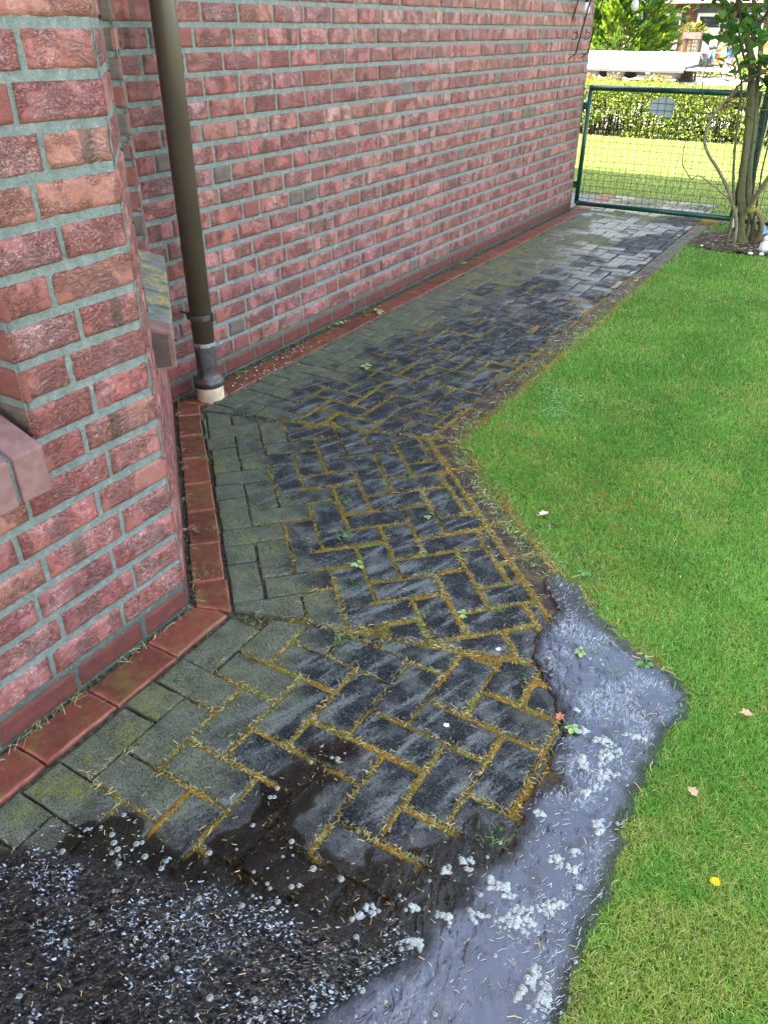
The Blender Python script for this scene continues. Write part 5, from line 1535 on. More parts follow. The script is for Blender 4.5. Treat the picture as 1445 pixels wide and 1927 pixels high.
for i, (x_, y_, w_, lab) in enumerate(((-0.60, 7.02, 0.13, "flat dark slate slab behind the ornament"), (-0.48, 6.92, 0.11, "dark slate slab on the far right of the bed"))):
    b = MB(); b.box(-w_ / 2, w_ / 2, -0.05, 0.05, 0.0, 0.035); o = b.build("slate_slab", M['slate'], bevel=0.006); o.location = (x_, y_, 0.01); o.rotation_euler.z = 0.4 * i; tag(o, lab, "stone slab")
# chips of bark and soil
n = 900
x = rng.uniform(-1.2, -0.3, n); y = rng.uniform(6.6, 7.42, n); ok = poly_sd(x, y, BED) > 0.01
straws("bark_chips", x[ok], y[ok], 0.018 + rng.random(ok.sum()) * 0.012, rng.uniform(0.01, 0.035, ok.sum()), rng.uniform(0.004, 0.012, ok.sum()), np.array([[0.16, 0.11, 0.075]]) * rng.uniform(0.3, 2.2, (ok.sum(), 1)), rng, "bark chips and crumbs on the soil of the bed")

# ------------------------------------------------------------------ rose arch at the house corner, with bulbs
arch = empty("trellis_arch", (-2.5, 7.2, 1.2), "rusty iron trellis arch with scrolls fixed high on the wall by the gate", "trellis")
def apt(s, off, y):      # s 0..1 along the arch
    a = math.pi * (1 - s * 0.5); cx, cz = -1.05, 1.15
    # leaves the wall nearly upright, then bends over the path
    x_ = -2.56 + 0.10 * (s * 4) + 1.15 * s * s * s; z_ = 1.27 + 1.45 * math.sin(s * math.pi / 2)
    return (x_ + off, y, z_)
for yy in (7.12, 7.42):
    for off in (0.0, 0.10):
        b = MB(); b.tube([apt(s / 14, off, yy) for s in range(15)], 0.006, 6); ch(b.build("rod", M['rust'], smooth=True), arch)
    b = MB()
    b.tube([(-2.56, yy, 1.27), (-2.46, yy, 1.27)], 0.003, 6)
    b.tube([(-2.56, yy, 1.27), (-2.565, yy, 1.20), (-2.575, yy, 1.13)], 0.0038, 6)
    b.tube([(-2.575, yy, 1.14), (-2.55, yy, 1.20), (-2.50, yy, 1.25), (-2.465, yy, 1.27)], 0.0038, 6)
    ch(b.build("bracket", M['rust'], smooth=True), arch)
    for q in range(3):
        c = apt(0.06 + q * 0.13, 0.052, yy)
        b = MB(); b.tube([(c[0] + (0.036 - 0.002 * t) * math.cos(-2.4 + t * 0.42), yy, c[2] + (0.038 - 0.002 * t) * math.sin(-2.4 + t * 0.42)) for t in range(12)], 0.0032, 6)
        ch(b.build("scroll", M['rust'], smooth=True), arch)
for s in (0.0, 0.18, 0.4, 0.62, 0.84, 1.0):
    b = MB(); p = apt(s, 0.0, 7.12); b.tube([p, (p[0], 7.42, p[2])], 0.003, 6)
    ch(b.build("cross_bar", M['rust'], smooth=True), arch)
for (x_, y_, z_, lab) in ((-2.425, 7.15, 1.60, "clear glass garden bulb hanging beside the rusty trellis"), (-2.04, 7.15, 1.62, "white garden bulb hanging in front of the conifer")):
    g = empty("garden_bulb", (x_, y_, z_), lab, "light bulb", "bulbs on the string of lights")
    b = MB(); b.lathe([(0.004, -0.055), (0.022, -0.045), (0.029, -0.022), (0.024, 0.005), (0.014, 0.025), (0.012, 0.03)], 16); b.build("glass", M['bulb'], g, smooth=True)
    b = MB(); b.lathe([(0.013, 0.028), (0.014, 0.065), (0.005, 0.07)], 12); b.build("socket", M['black'], g, smooth=True)
    b = MB(); b.tube([(0, 0, 0.065), (0, 0, 0.5)], 0.0025, 5); b.build("cable", M['black'], g)

# ------------------------------------------------------------------ hedge
hedge = empty("hedge", (-2.5, 14.2, 0), "clipped yellow green hedge across the far edge of the sunlit lawn", "hedge")
rgh = np.random.default_rng(9)
n = 95000
hx = rgh.uniform(-9.5, 4.5, n); u = rgh.random(n); hy = 13.62 + 0.9 * rgh.random(n) ** 1.6
hz = rgh.uniform(0.02, 0.70, n)
top = 0.69 + 0.05 * fbm(hx * 2, hx * 0, 3, 3)
sel = rgh.random(n) < 0.30
hz[sel] = top[sel] - rgh.random(sel.sum()) * 0.05; hy[sel] = rgh.uniform(13.6, 14.6, sel.sum())
gap = fbm(hx * 1.7, hz * 3.5, 12, 3)
kp = (hz > 0.30) | (gap > 0.36 + 0.40 * (0.30 - hz)) | (hy > 14.0); kp &= in_view(hx, hy, hz, 0.35) | (rgh.random(n) < 0.15)
hp3 = np.stack([hx, hy + 0.10 * fbm(hx * 5, hz * 8, 4, 2), hz], 1)[kp]
ex = rgh.uniform(-6.5, 0.5, 26000); hp3 = np.concatenate([hp3, np.stack([ex, rgh.uniform(14.05, 14.6, 26000), rgh.uniform(0.0, 0.62, 26000)], 1)])
me = leaf_cloud("foliage", hp3, 0.037, np.array([[0.14, 0.22, 0.015], [0.20, 0.27, 0.02], [0.07, 0.14, 0.012], [0.26, 0.31, 0.03]]), M['leaf'], 10, up=0.2, lobed=False)
ch(link("foliage", me, M['leaf']), hedge)
nb = 1500
bx = rgh.uniform(-9.5, 4.5, nb); by = rgh.uniform(13.75, 14.5, nb)
b = MB()
for i in range(nb):
    if not in_view(bx[i], by[i], 0.3, 0.3): continue
    b.tube([(bx[i], by[i], -0.05), (bx[i] + rgh.normal(0, 0.05), by[i] + rgh.normal(0, 0.05), 0.35), (bx[i] + rgh.normal(0, 0.09), by[i] + rgh.normal(0, 0.09), 0.62)], [0.008, 0.006, 0.003], 4, False, a=(0.03, 0.015, 0.010, 1))
ch(b.build("branches", M['bark'], attr="vc"), hedge)
# taller reddish shoots of a second planting behind the hedge
n = 7000
sx = rgh.uniform(-6.5, -1.5, n); sy = rgh.uniform(14.75, 15.3, n); sz = rgh.uniform(0.30, 0.66, n) + 0.34 * np.clip(fbm(sx * 2.2, sx * 0, 8, 3) - 0.35, 0, 1)
me = leaf_cloud("shrub_row", np.stack([sx, sy, sz], 1), 0.05, np.array([[0.22, 0.20, 0.03], [0.18, 0.12, 0.04], [0.17, 0.21, 0.03], [0.20, 0.10, 0.05]]), M['leaf'], 11, up=-0.3, lobed=False)
tag(link("shrub_row", me, M['leaf']), "low shrubs with reddish yellow shoots behind the clipped hedge", "shrubs")

# ------------------------------------------------------------------ conifer
con = empty("conifer", (-9.9, 33.2, 0), "bushy bright yellow green conifer behind the white trailer", "tree")
rgc = np.random.default_rng(12)
b = MB(); b.tube([(0, 0, -0.1), (0.05, 0, 1.5), (0, 0.05, 3.2), (0, 0, 5.2)], [0.16, 0.13, 0.08, 0.02], 10, a=(0.12, 0.07, 0.045, 1)); b.build("trunk", M['bark'], con, attr="vc")
tips = []; cols = []; b2 = []
nbr = 1150
P3 = []; D3 = []
for i in range(nbr):
    z = 0.25 + 5.0 * rgc.random() ** 1.25
    R_ = 2.45 * (1 - (z / 5.8) ** 1.5) ** 0.7 * rgc.uniform(0.8, 1.08)
    a = rgc.uniform(0, 2 * math.pi)
    d = np.array([math.cos(a), math.sin(a), rgc.uniform(0.1, 0.5)]); d /= np.linalg.norm(d)
    L_ = R_ * rgc.uniform(0.86, 1.0) + (0.45 if rgc.random() < 0.08 else 0)
    m = 22
    for q in range(m):
        s = 0.55 + 0.45 * q / m
        side = np.array([-math.sin(a), math.cos(a), 0]) * rgc.normal(0, 0.13 * (1.15 - q / m) + 0.02)
        p = np.array([0, 0, z]) + d * L_ * s + side + np.array([0, 0, rgc.normal(0, 0.05)])
        P3.append(p); D3.append(d + side * 2 + np.array([0, 0, 0.25]))
P3 = np.array(P3); D3 = np.array(D3); D3 /= np.linalg.norm(D3, axis=1)[:, None]
n = len(P3); sz = rgc.uniform(0.10, 0.22, n)[:, None]
sd_ = np.cross(D3, rgc.normal(0, 1, (n, 3))); sd_ /= np.linalg.norm(sd_, axis=1)[:, None]
V = np.stack([P3 - D3 * sz * 0.3, P3 + sd_ * sz * 0.28, P3 + D3 * sz, P3 - sd_ * sz * 0.28], 1)
base = np.array([[0.055, 0.13, 0.012], [0.11, 0.20, 0.014], [0.24, 0.31, 0.02], [0.022, 0.07, 0.01]])
cl = fbm(P3[:, 0] * 2.2 + P3[:, 2] * 1.3, P3[:, 1] * 2.2 + P3[:, 2] * 2, 4, 3)
ci = np.clip((cl * 5 - 1 + rgc.random(n) * 1.2).astype(int), 0, 3); ci = np.array([3, 0, 1, 2])[ci]
cc = base[ci] * rgc.uniform(0.8, 1.2, (n, 1))
C = np.concatenate([np.repeat(cc[:, None], 4, 1), np.ones((n, 4, 1))], 2).reshape(-1, 4)
me = np_mesh("crown", V.reshape(-1, 3), [np.arange(n * 4).reshape(-1, 4)], {"vc": C})
o = link("crown", me, M['leaf'], con)

# ------------------------------------------------------------------ trailer
tr = empty("trailer", (-8.9, 29.6, 0), "long white flatbed trailer with twin axles parked beyond the hedge", "trailer")
b = MB(); b.box(-2.6, 2.55, -0.95, 0.95, 0.36, 0.44); b.box(-2.6, 2.55, -0.98, -0.94, 0.28, 0.46); b.box(-2.6, 2.55, 0.94, 0.98, 0.28, 0.46)
b.build("chassis", flat("galvanised_frame", (0.05, 0.05, 0.048), 0.6), tr, bevel=0.01)
b = MB(); b.box(-2.6, 2.55, -0.985, -0.981, 0.352, 0.458); b.build("side_skirt", M['white'], tr)
for (x0, x1, y0, y1) in ((-2.6, 2.55, -0.96, -0.92), (-2.6, 2.55, 0.92, 0.96), (-2.6, -2.56, -0.92, 0.92), (2.51, 2.55, -0.92, 0.92)):
    b = MB(); b.box(x0, x1, y0, y1, 0.47, 0.80)
    if y1 - y0 < 0.1:
        for x_ in (-2.5, -1.3, 0.0, 1.3, 2.45): b.box(x_ - 0.02, x_ + 0.02, y0 - 0.012, y1 + 0.012, 0.44, 0.83)
    b.build("side_board", M['white'], tr, bevel=0.006)
mm_ = flat("grey_marking", (0.16, 0.18, 0.24), 0.6)
for x_, w_ in ((0.2, 0.10), (0.38, 0.34), (1.05, 0.06), (2.0, 0.22)):
    b = MB(); b.box(x_, x_ + w_, -0.972, -0.9615, 0.64, 0.70); b.build("side_mark", mm_, tr)
mo_ = flat("amber_reflector", (0.7, 0.35, 0.03), 0.3)
for x_ in (-0.15, 1.35):
    b = MB(); b.box(x_, x_ + 0.09, -0.995, -0.98, 0.38, 0.42); b.build("side_reflector", mo_, tr)
for wx in (-0.45, 0.40):
    for wy in (-0.86, 0.86):
        b = MB(); b.lathe([(0.20, -0.08), (0.285, -0.085), (0.30, -0.05), (0.30, 0.05), (0.285, 0.085), (0.20, 0.08)], 24, M=Matrix.Translation((wx, wy, 0.30)) @ Matrix.Rotation(math.pi / 2, 4, 'X'))
        wl = b.build("wheel", M['tyre'], tr, smooth=True)
        b = MB(); b.lathe([(0.03, -0.075), (0.10, -0.07), (0.12, -0.04), (0.20, -0.075), (0.205, 0.07)], 20, M=Matrix.Translation((wx, wy, 0.30)) @ Matrix.Rotation(math.pi / 2 * (1 if wy < 0 else -1), 4, 'X'))
        b.build("rim", M['rim'], wl, smooth=True)
for sgn in (-1, 1):
    for wx in (-0.45, 0.40):
        N_ = 10
        b = MB()
        vs = []
        for q in range(N_ + 1):
            t = math.pi * q / N_
            for yy in (0.74 * sgn, 0.99 * sgn): vs.append((wx + 0.37 * math.cos(t), yy, 0.30 + 0.34 * math.sin(t)))
        b.add(vs, [(q * 2, q * 2 + 1, q * 2 + 3, q * 2 + 2) for q in range(N_)])
        b.build("mudguard", M['white'], tr)
b = MB(); b.tube([(2.5, -0.5, 0.36), (3.7, 0, 0.36)], 0.04, 8); b.tube([(2.5, 0.5, 0.36), (3.7, 0, 0.36)], 0.04, 8); b.box(3.6, 4.0, -0.06, 0.06, 0.33, 0.42); b.tube([(3.55, 0.12, 0.0), (3.55, 0.12, 0.7)], 0.03, 8)
b.build("drawbar", M['rim'], tr)
b = MB(); b.box(0.95, 1.25, -0.5, -0.46, 0.18, 0.30); b.box(1.5, 2.3, -0.93, -0.1, 0.10, 0.30)
b.build("underbox", M['black'], tr, bevel=0.01)

# ------------------------------------------------------------------ lattice planter
lt = empty("lattice_planter", (-6.62, 30.4, 0), "tall weathered wooden tower planter with lattice sides and a plant on top", "planter")
b = MB()
for sx in (-0.22, 0.22):
    for sy in (-0.22, 0.22): b.box(sx - 0.03, sx + 0.03, sy - 0.03, sy + 0.03, 0.0, 1.28)
b.box(-0.27, 0.27, -0.27, 0.27, 0.36, 0.42); b.box(-0.27, 0.27, -0.27, 0.27, -0.02, 0.05)
b.build("post_frame", M['wood'], lt, bevel=0.005)
b = MB()
for k in range(5):
    u = -0.19 + 0.095 * k
    b.box(u - 0.014, u + 0.014, -0.245, -0.232, 0.42, 1.2); b.box(0.232, 0.245, u - 0.014, u + 0.014, 0.42, 1.2); b.box(-0.245, -0.232, u - 0.014, u + 0.014, 0.42, 1.2)
for k in range(8):
    z = 0.47 + 0.1 * k
    b.box(-0.22, 0.22, -0.231, -0.222, z - 0.014, z + 0.014); b.box(0.222, 0.231, -0.22, 0.22, z - 0.014, z + 0.014); b.box(-0.231, -0.222, -0.22, 0.22, z - 0.014, z + 0.014)
b.build("lattice", M['wood'], lt)
b = MB(); b.box(-0.28, 0.28, -0.28, -0.25, 1.18, 1.36); b.box(-0.28, 0.28, 0.25, 0.28, 1.18, 1.36); b.box(-0.28, -0.25, -0.25, 0.25, 1.18, 1.36); b.box(0.25, 0.28, -0.25, 0.25, 1.18, 1.36)
b.build("planter_box", flat("pinkish_wood", (0.12, 0.075, 0.065), 0.8), lt, bevel=0.004)
b = MB()
for cx in (-0.14, 0.0, 0.14):
    b.tube([(cx - 0.045, -0.235, 0.06), (cx - 0.045, -0.235, 0.22), (cx - 0.03, -0.235, 0.27), (cx, -0.235, 0.29), (cx + 0.03, -0.235, 0.27), (cx + 0.045, -0.235, 0.22), (cx + 0.045, -0.235, 0.06)], 0.016, 6)
b.box(-0.20, 0.20, -0.215, -0.21, 0.05, 0.36)
b.build("arcade", M['wood'], lt)
pp = np.stack([rgc.normal(0, 0.15, 260), rgc.normal(0, 0.13, 260), 1.38 + np.abs(rgc.normal(0.06, 0.08, 260))], 1)
me = leaf_cloud("plant", pp, 0.13, np.array([[0.13, 0.13, 0.02], [0.16, 0.11, 0.02], [0.09, 0.12, 0.02]]), M['leaf'], 44, up=-0.2, lobed=False); link("plant", me, M['leaf'], lt)

# ------------------------------------------------------------------ bicycle with grey bag
bk_ = empty("bicycle", (-5.86, 30.9, 0), "bicycle with grey bags and blue frame standing on the far pavement", "bicycle", rz=-0.25)
for wx in (-0.5, 0.52):
    b = MB(); b.torus((wx, 0, 0.345), 0.33, 0.02, 'y', 28, 6); wl = b.build("wheel", M['tyre'], bk_, smooth=True)
    b = MB(); b.torus((wx, 0, 0.345), 0.305, 0.009, 'y', 28, 5)
    for q in range(14):
        t = q * math.pi / 7; b.tube([(wx, 0, 0.345), (wx + 0.3 * math.cos(t), 0, 0.345 + 0.3 * math.sin(t))], 0.0022, 4, False)
    b.build("rim", M['rim'], wl, smooth=True)
b = MB()
J = {'rear': (-0.5, 0, 0.345), 'bb': (-0.05, 0, 0.30), 'seat': (-0.2, 0, 0.80), 'head': (0.36, 0, 0.78), 'headb': (0.39, 0, 0.62), 'front': (0.52, 0, 0.345)}
for a, c in (('rear', 'bb'), ('rear', 'seat'), ('bb', 'seat'), ('bb', 'headb'), ('seat', 'head'), ('head', 'headb')): b.tube([J[a], J[c]], 0.018, 8)
for sy in (-0.06, 0.06): b.tube([J['headb'], (0.41, sy, 0.58), (0.52, sy, 0.345)], 0.013, 8)
b.build("frame", M['blue'], bk_, smooth=True)
b = MB(); b.tube([J['head'], (0.33, 0, 0.98)], 0.013, 8); b.tube([(0.2, -0.28, 1.0), (0.32, -0.2, 1.02), (0.33, 0, 0.98), (0.32, 0.2, 1.02), (0.2, 0.28, 1.0)], 0.012, 8); b.build("handlebar", M['black'], bk_, smooth=True)
b = MB(); b.tube([(-0.32, 0, 0.93), (-0.2, 0, 0.945), (-0.06, 0, 0.93)], [0.075, 0.055, 0.02], 10); b.tube([(-0.2, 0, 0.8), (-0.22, 0, 0.93)], 0.013, 8); b.build("saddle", M['black'], bk_, smooth=True)
b = MB(); b.tube([(-0.05, -0.09, 0.30), (-0.05, 0.09, 0.30)], 0.03, 8); b.box(-0.12, 0.02, -0.13, -0.10, 0.16, 0.18); b.box(-0.12, 0.02, 0.10, 0.13, 0.42, 0.44); b.build("pedals", M['black'], bk_)
for sy in (-0.17, 0.17):
    bm = bmesh.new(); bmesh.ops.create_icosphere(bm, subdivisions=3, radius=1.0)
    for v in bm.verts:
        x_, y_, z_ = v.co; f = lambda q: math.copysign(abs(q) ** 0.6, q)
        v.co = Vector((f(x_) * 0.2, f(y_) * 0.10, f(z_) * 0.2)) * (1 + 0.10 * math.sin(7 * x_ + 5 * z_) * math.cos(6 * y_))
        v.co += Vector((-0.47, sy, 0.58))
    me = bpy.data.meshes.new("bag"); bm.to_mesh(me); bm.free()
    for p in me.polygons: p.use_smooth = True
    o = link("pannier_bag", me, M['grey_fabric'])
    o.location = bk_.location; o.rotation_euler = bk_.rotation_euler
    tag(o, "grey pannier bag on the " + ("near" if sy < 0 else "far") + " side of the parked bicycle", "bag", "bags on the bicycle")

# ------------------------------------------------------------------ person (partly hidden by the climbing plant)
per = empty("person", (-5.50, 31.2, 0), "person in green shirt and blue shorts bending forward behind the woody stems", "person", rz=0.0)
def skin(name, verts, edges, radii, mat, parent, root=0, sub=2):
    me = bpy.data.meshes.new(name); me.from_pydata(verts, edges, []); me.update()
    o = link(name, me, mat, parent)
    md = o.modifiers.new("skin", 'SKIN'); md.use_smooth_shade = True
    for i, r in enumerate(radii):
        rr = r if isinstance(r, tuple) else (r, r)
        me.skin_vertices[0].data[i].radius = rr
        me.skin_vertices[0].data[i].use_root = (i == root)
    s = o.modifiers.new("sub", 'SUBSURF'); s.levels = sub; s.render_levels = sub
    return o
hipz = 0.93
BV = [(0, 0, hipz), (-0.06, 0, 1.08), (-0.12, 0, 1.26), (-0.19, 0, 1.42), (-0.24, 0, 1.50), (-0.30, 0, 1.60),
      (0.0, -0.10, 0.86), (-0.04, -0.13, 0.50), (0.03, -0.13, 0.10), (-0.06, -0.14, 0.045), (-0.17, -0.15, 0.03),
      (0.02, 0.10, 0.86), (0.10, 0.12, 0.50), (0.20, 0.12, 0.11), (0.12, 0.12, 0.045), (0.01, 0.13, 0.03),
      (-0.18, -0.19, 1.40), (-0.26, -0.23, 1.13), (-0.42, -0.20, 0.92),
      (-0.18, 0.19, 1.40), (-0.24, 0.24, 1.12), (-0.40, 0.20, 0.95)]
BE = [(0, 1), (1, 2), (2, 3), (3, 4), (4, 5), (0, 6), (6, 7), (7, 8), (8, 9), (9, 10), (0, 11), (11, 12), (12, 13), (13, 14), (14, 15), (3, 16), (16, 17), (17, 18), (3, 19), (19, 20), (20, 21)]
BR = [(0.13, 0.16), (0.12, 0.14), (0.12, 0.15), (0.10, 0.15), 0.055, 0.055, 0.085, 0.055, 0.035, 0.04, 0.03, 0.085, 0.055, 0.035, 0.04, 0.03, 0.055, 0.042, 0.028, 0.055, 0.042, 0.028]
# hands: five short fingers each
for wrist, sg in ((18, -1), (21, 1)):
    w0 = Vector(BV[wrist]); pi_ = len(BV); BV.append(tuple(w0 + Vector((-0.06, 0, -0.04)))); BE.append((wrist, pi_)); BR.append((0.022, 0.036))
    for k, (o_, l_) in enumerate(((-0.030, 0.06), (-0.010, 0.07), (0.010, 0.068), (0.030, 0.055))):
        i0 = len(BV); p = Vector(BV[pi_]) + Vector((-0.03, o_, -0.02)); BV.append(tuple(p)); BE.append((pi_, i0)); BR.append(0.010)
        BV.append(tuple(p + Vector((-l_ * 0.6, 0, -l_ * 0.5)))); BE.append((i0, i0 + 1)); BR.append(0.009)
        BV.append(tuple(p + Vector((-l_ * 0.65, 0, -l_ * 0.95)))); BE.append((i0 + 1, i0 + 2)); BR.append(0.007)
    i0 = len(BV); p = w0 + Vector((-0.03, -sg * 0.035, -0.03)); BV.append(tuple(p)); BE.append((wrist, i0)); BR.append(0.011)
    BV.append(tuple(p + Vector((-0.035, -sg * 0.02, -0.03)))); BE.append((i0, i0 + 1)); BR.append(0.009)
skin("body", BV, BE, BR, M['skin'], per)
bm = bmesh.new(); bmesh.ops.create_icosphere(bm, subdivisions=3, radius=0.105)
for v in bm.verts:
    v.co.z *= 1.2; v.co.y *= 0.82
    if v.co.x < -0.085 and abs(v.co.y) < 0.02 and -0.04 < v.co.z < 0.01: v.co.x -= 0.022
    if v.co.x < -0.05 and abs(abs(v.co.y) - 0.032) < 0.014 and 0.0 < v.co.z < 0.03: v.co.x += 0.010
    if abs(v.co.y) > 0.078 and abs(v.co.x) < 0.03 and abs(v.co.z) < 0.035: v.co.y *= 1.13
me = bpy.data.meshes.new("head"); bm.to_mesh(me); bm.free()
for p in me.polygons: p.use_smooth = True
o = link("head", me, M['skin'], per); o.location = (-0.35, 0, 1.68); o.rotation_euler = (0, -0.45, 0)
b = MB(); b.lathe([(0.112, 0.02), (0.115, 0.07), (0.095, 0.115), (0.05, 0.138), (0.005, 0.142)], 20); hr = b.build("hair", M['hair'], per, smooth=True); hr.location = (-0.335, 0, 1.67); hr.rotation_euler = (0, -0.25, 0)
skin("shirt", [(0.0, 0, 0.96), (-0.05, 0, 1.06), (-0.12, 0, 1.26), (-0.18, 0, 1.41), (-0.21, 0, 1.46), (-0.18, -0.20, 1.40), (-0.23, -0.24, 1.22), (-0.18, 0.20, 1.40), (-0.22, 0.25, 1.22)],
     [(0, 1), (1, 2), (2, 3), (3, 4), (3, 5), (5, 6), (3, 7), (7, 8)], [(0.175, 0.20), (0.155, 0.19), (0.15, 0.19), (0.125, 0.17), 0.075, 0.085, 0.085, 0.085, 0.085], M['shirt'], per)
skin("shorts", [(0, 0, 0.95), (0.0, -0.10, 0.84), (-0.02, -0.13, 0.62), (0.03, 0.10, 0.84), (0.06, 0.12, 0.62)], [(0, 1), (1, 2), (0, 3), (3, 4)], [(0.15, 0.18), 0.12, 0.10, 0.12, 0.10], M['shorts'], per)
for fx, fy in ((-0.05, -0.145), (0.13, 0.125)):
    skin("shoe", [(fx + 0.06, fy, 0.05), (fx - 0.04, fy, 0.045), (fx - 0.16, fy, 0.035)], [(0, 1), (1, 2)], [(0.05, 0.05), (0.05, 0.052), (0.035, 0.045)], M['white'], per)

# ------------------------------------------------------------------ house across the street
hs = empty("terraced_house", (-8, 37, 0), "brick and peach house with grey shutter boxes and white windows across the street", "house")
wins = [(-9.60 + 1.53 * k, -8.65 + 1.53 * k) for k in range(-2, 7)]
b = MB(); b2 = MB()
x0 = -16.0
for (a, c) in wins + [(8.0, 8.0)]:
    b.box(x0, a, 37.0, 37.3, 1.68, 4.6); b2.box(x0, a, 37.0, 37.3, -0.1, 1.678); x0 = c
for (a, c) in wins:
    b.box(a, c, 37.0, 37.3, 2.16, 4.6); b2.box(a, c, 37.0, 37.3, -0.1, 0.55)
ch(b.build("brick_wall", M['farbrick']), hs); ch(b2.build("plaster_wall", M['plaster']), hs)
for (a, c) in wins:
    b = MB()
    for q in ((a, a + 0.09, 0.55, 1.98), (c - 0.09, c, 0.55, 1.98), (a + 0.09, c - 0.09, 0.55, 0.68), (a + 0.09, c - 0.09, 1.87, 1.98)): b.box(q[0], q[1], 37.06, 37.13, q[2], q[3])
    wnd = ch(b.build("window", M['white']), hs)
    b = MB(); b.box(a + 0.08, c - 0.08, 37.10, 37.11, 0.66, 1.88); b.build("pane", M['glass'], wnd)
    b = MB(); b.box(a + 0.10, c - 0.10, 37.085, 37.095, 0.66, 1.50); b.build("blind", flat("cream_blind", (0.62, 0.62, 0.52), 0.9), wnd)
    b = MB(); b.box(a - 0.03, c + 0.03, 36.90, 37.06, 1.98, 2.16); b.box(a - 0.05, a, 36.93, 36.998, 0.5, 1.98); b.box(c, c + 0.05, 36.93, 36.998, 0.5, 1.98)
    b.build("shutter_box", M['shutter'], wnd, bevel=0.01)
b = MB(); b.box(-16, 8, 36.5, 37.0, 2.30, 2.48); ch(b.build("soffit", M['white']), hs)
b = MB(); b.add([(-16.3, 36.3, 4.5), (8.3, 36.3, 4.5), (8.3, 41, 7.5), (-16.3, 41, 7.5), (8.3, 45.5, 4.5), (-16.3, 45.5, 4.5)], [(0, 1, 2, 3), (3, 2, 4, 5), (0, 3, 5), (1, 4, 2), (0, 5, 4, 1)]); ch(b.build("roof", M['roof']), hs)
b = MB(); b.box(-16, 8, 37.4, 45, -0.1, 4.5); ch(b.build("inner_wall", M['plaster']), hs)
# front garden shrubs before the facade
for (cx, cy, lab) in ((-6.9, 33.8, "dark green round shrub below the window across the street"), (-5.4, 33.6, "light green shrub behind the bicycle")):
    sh = empty("shrub", (cx, cy, 0), lab, "shrub")
    a = rgc.uniform(0, 2 * math.pi, 900); z = rgc.random(900); r = 0.5 * np.sqrt(rgc.random(900)) * (1 - 0.5 * z) + 0.05
    me = leaf_cloud("foliage", np.stack([r * np.cos(a), r * np.sin(a), 0.05 + 0.68 * z], 1), 0.09, np.array([[0.07, 0.19, 0.03], [0.14, 0.27, 0.03], [0.25, 0.34, 0.04]]), M['leaf'], int(abs(cx) * 10), lobed=False)
    link("foliage", me, M['leaf'], sh)
    b = MB()
    for q in range(6): b.tube([(0, 0, -0.03), (rgc.normal(0, 0.12), rgc.normal(0, 0.12), 0.5)], [0.012, 0.005], 5, a=(0.1, 0.07, 0.05, 1))
    b.build("stem", M['bark'], sh, attr="vc")

# ------------------------------------------------------------------ weeds, leaves, flower
def weed(x, y, z, s, nl, lab, seed, cat="weed", colr=(0.36, 0.55, 0.20), name="weed_seedling"):
    rgw = random.Random(seed); g = empty(name, (x, y, z), lab, cat)
    b = MB(); b.tube([(0, 0, -0.01), (0.002, 0, 0.008 * s / 0.02)], 0.0012, 5, a=(0.2, 0.3, 0.1, 1)); b.build("stem", M['straw'], g, attr="vc")
    V = MB()
    for i in range(nl):
        a = 2 * math.pi * i / nl + rgw.uniform(-0.4, 0.4); l = s * rgw.uniform(0.45, 0.8); w_ = l * 0.36; t = rgw.uniform(0.25, 0.8); h0 = s * 0.35 * rgw.random()
        c = [q * rgw.uniform(0.75, 1.2) for q in colr]
        def P(u, v, up=0): return (math.cos(a) * u - math.sin(a) * v, math.sin(a) * u + math.cos(a) * v, h0 + math.sin(t) * u * 0.75 - 0.9 * u * u / l * 0.5 + up)
        V.add([P(0.12 * l, 0), P(0.45 * l, w_ * 0.8, .001), P(0.8 * l, w_ * 0.85, .001), P(l * 1.05, 0), P(0.8 * l, -w_ * 0.85, .001), P(0.45 * l, -w_ * 0.8, .001), P(0.6 * l, 0, -0.0015)],
              [(0, 1, 6), (1, 2, 6), (2, 3, 6), (3, 4, 6), (4, 5, 6), (5, 0, 6)], (c[0], c[1], c[2], 1))
    V.build("leaves", M['leaf'], g, attr="vc")
    return g


weed(-1.10, 1.68, 0.0, 0.032, 7, "pale green seedling growing in a joint in the middle of the turning path", 1)
weed(-1.977, 3.13, 0.0, 0.042, 7, "light green seedling on the paving a little beyond the downpipe", 2)
weed(-1.226, 1.80, 0.0, 0.014, 4, "tiny round leaved seedling in a joint just above the pale one", 3)
weed(-0.706, 1.63, 0.0, 0.026, 6, "star shaped weed in the seam where the paving pattern turns near the puddle", 4)
weed(-2.462, 3.60, 0.0, 0.045, 5, "upright green shoot at the wall foot beyond the downpipe", 5)
weed(-2.40, 3.93, 0.0, 0.055, 7, "broad leaved green weed on the red bricks along the long wall", 6)
weed(-0.36, 1.65, 0.004, 0.03, 6, "green weed standing at the upper edge of the puddle", 7)
weed(-0.29, 1.375, 0.004, 0.03, 5, "green sprig on the paving corner beside the puddle", 8)
weed(-1.05, 2.05, 0.0, 0.022, 6, "small weed in the joints halfway round the bend", 9)
weed(-0.20, 1.70, 0.004, 0.035, 7, "leafy weed at the lawn edge above the puddle", 12, colr=(0.16, 0.34, 0.10))
weed(-0.47, 2.0, 0.004, 0.03, 6, "low leafy weed in the lawn edge above the dark end of the puddle", 13, colr=(0.16, 0.34, 0.10))
weed(-2.46, 5.2, 0.0, 0.05, 5, "yellow green grass shoot by the wall halfway along the long wall", 14)


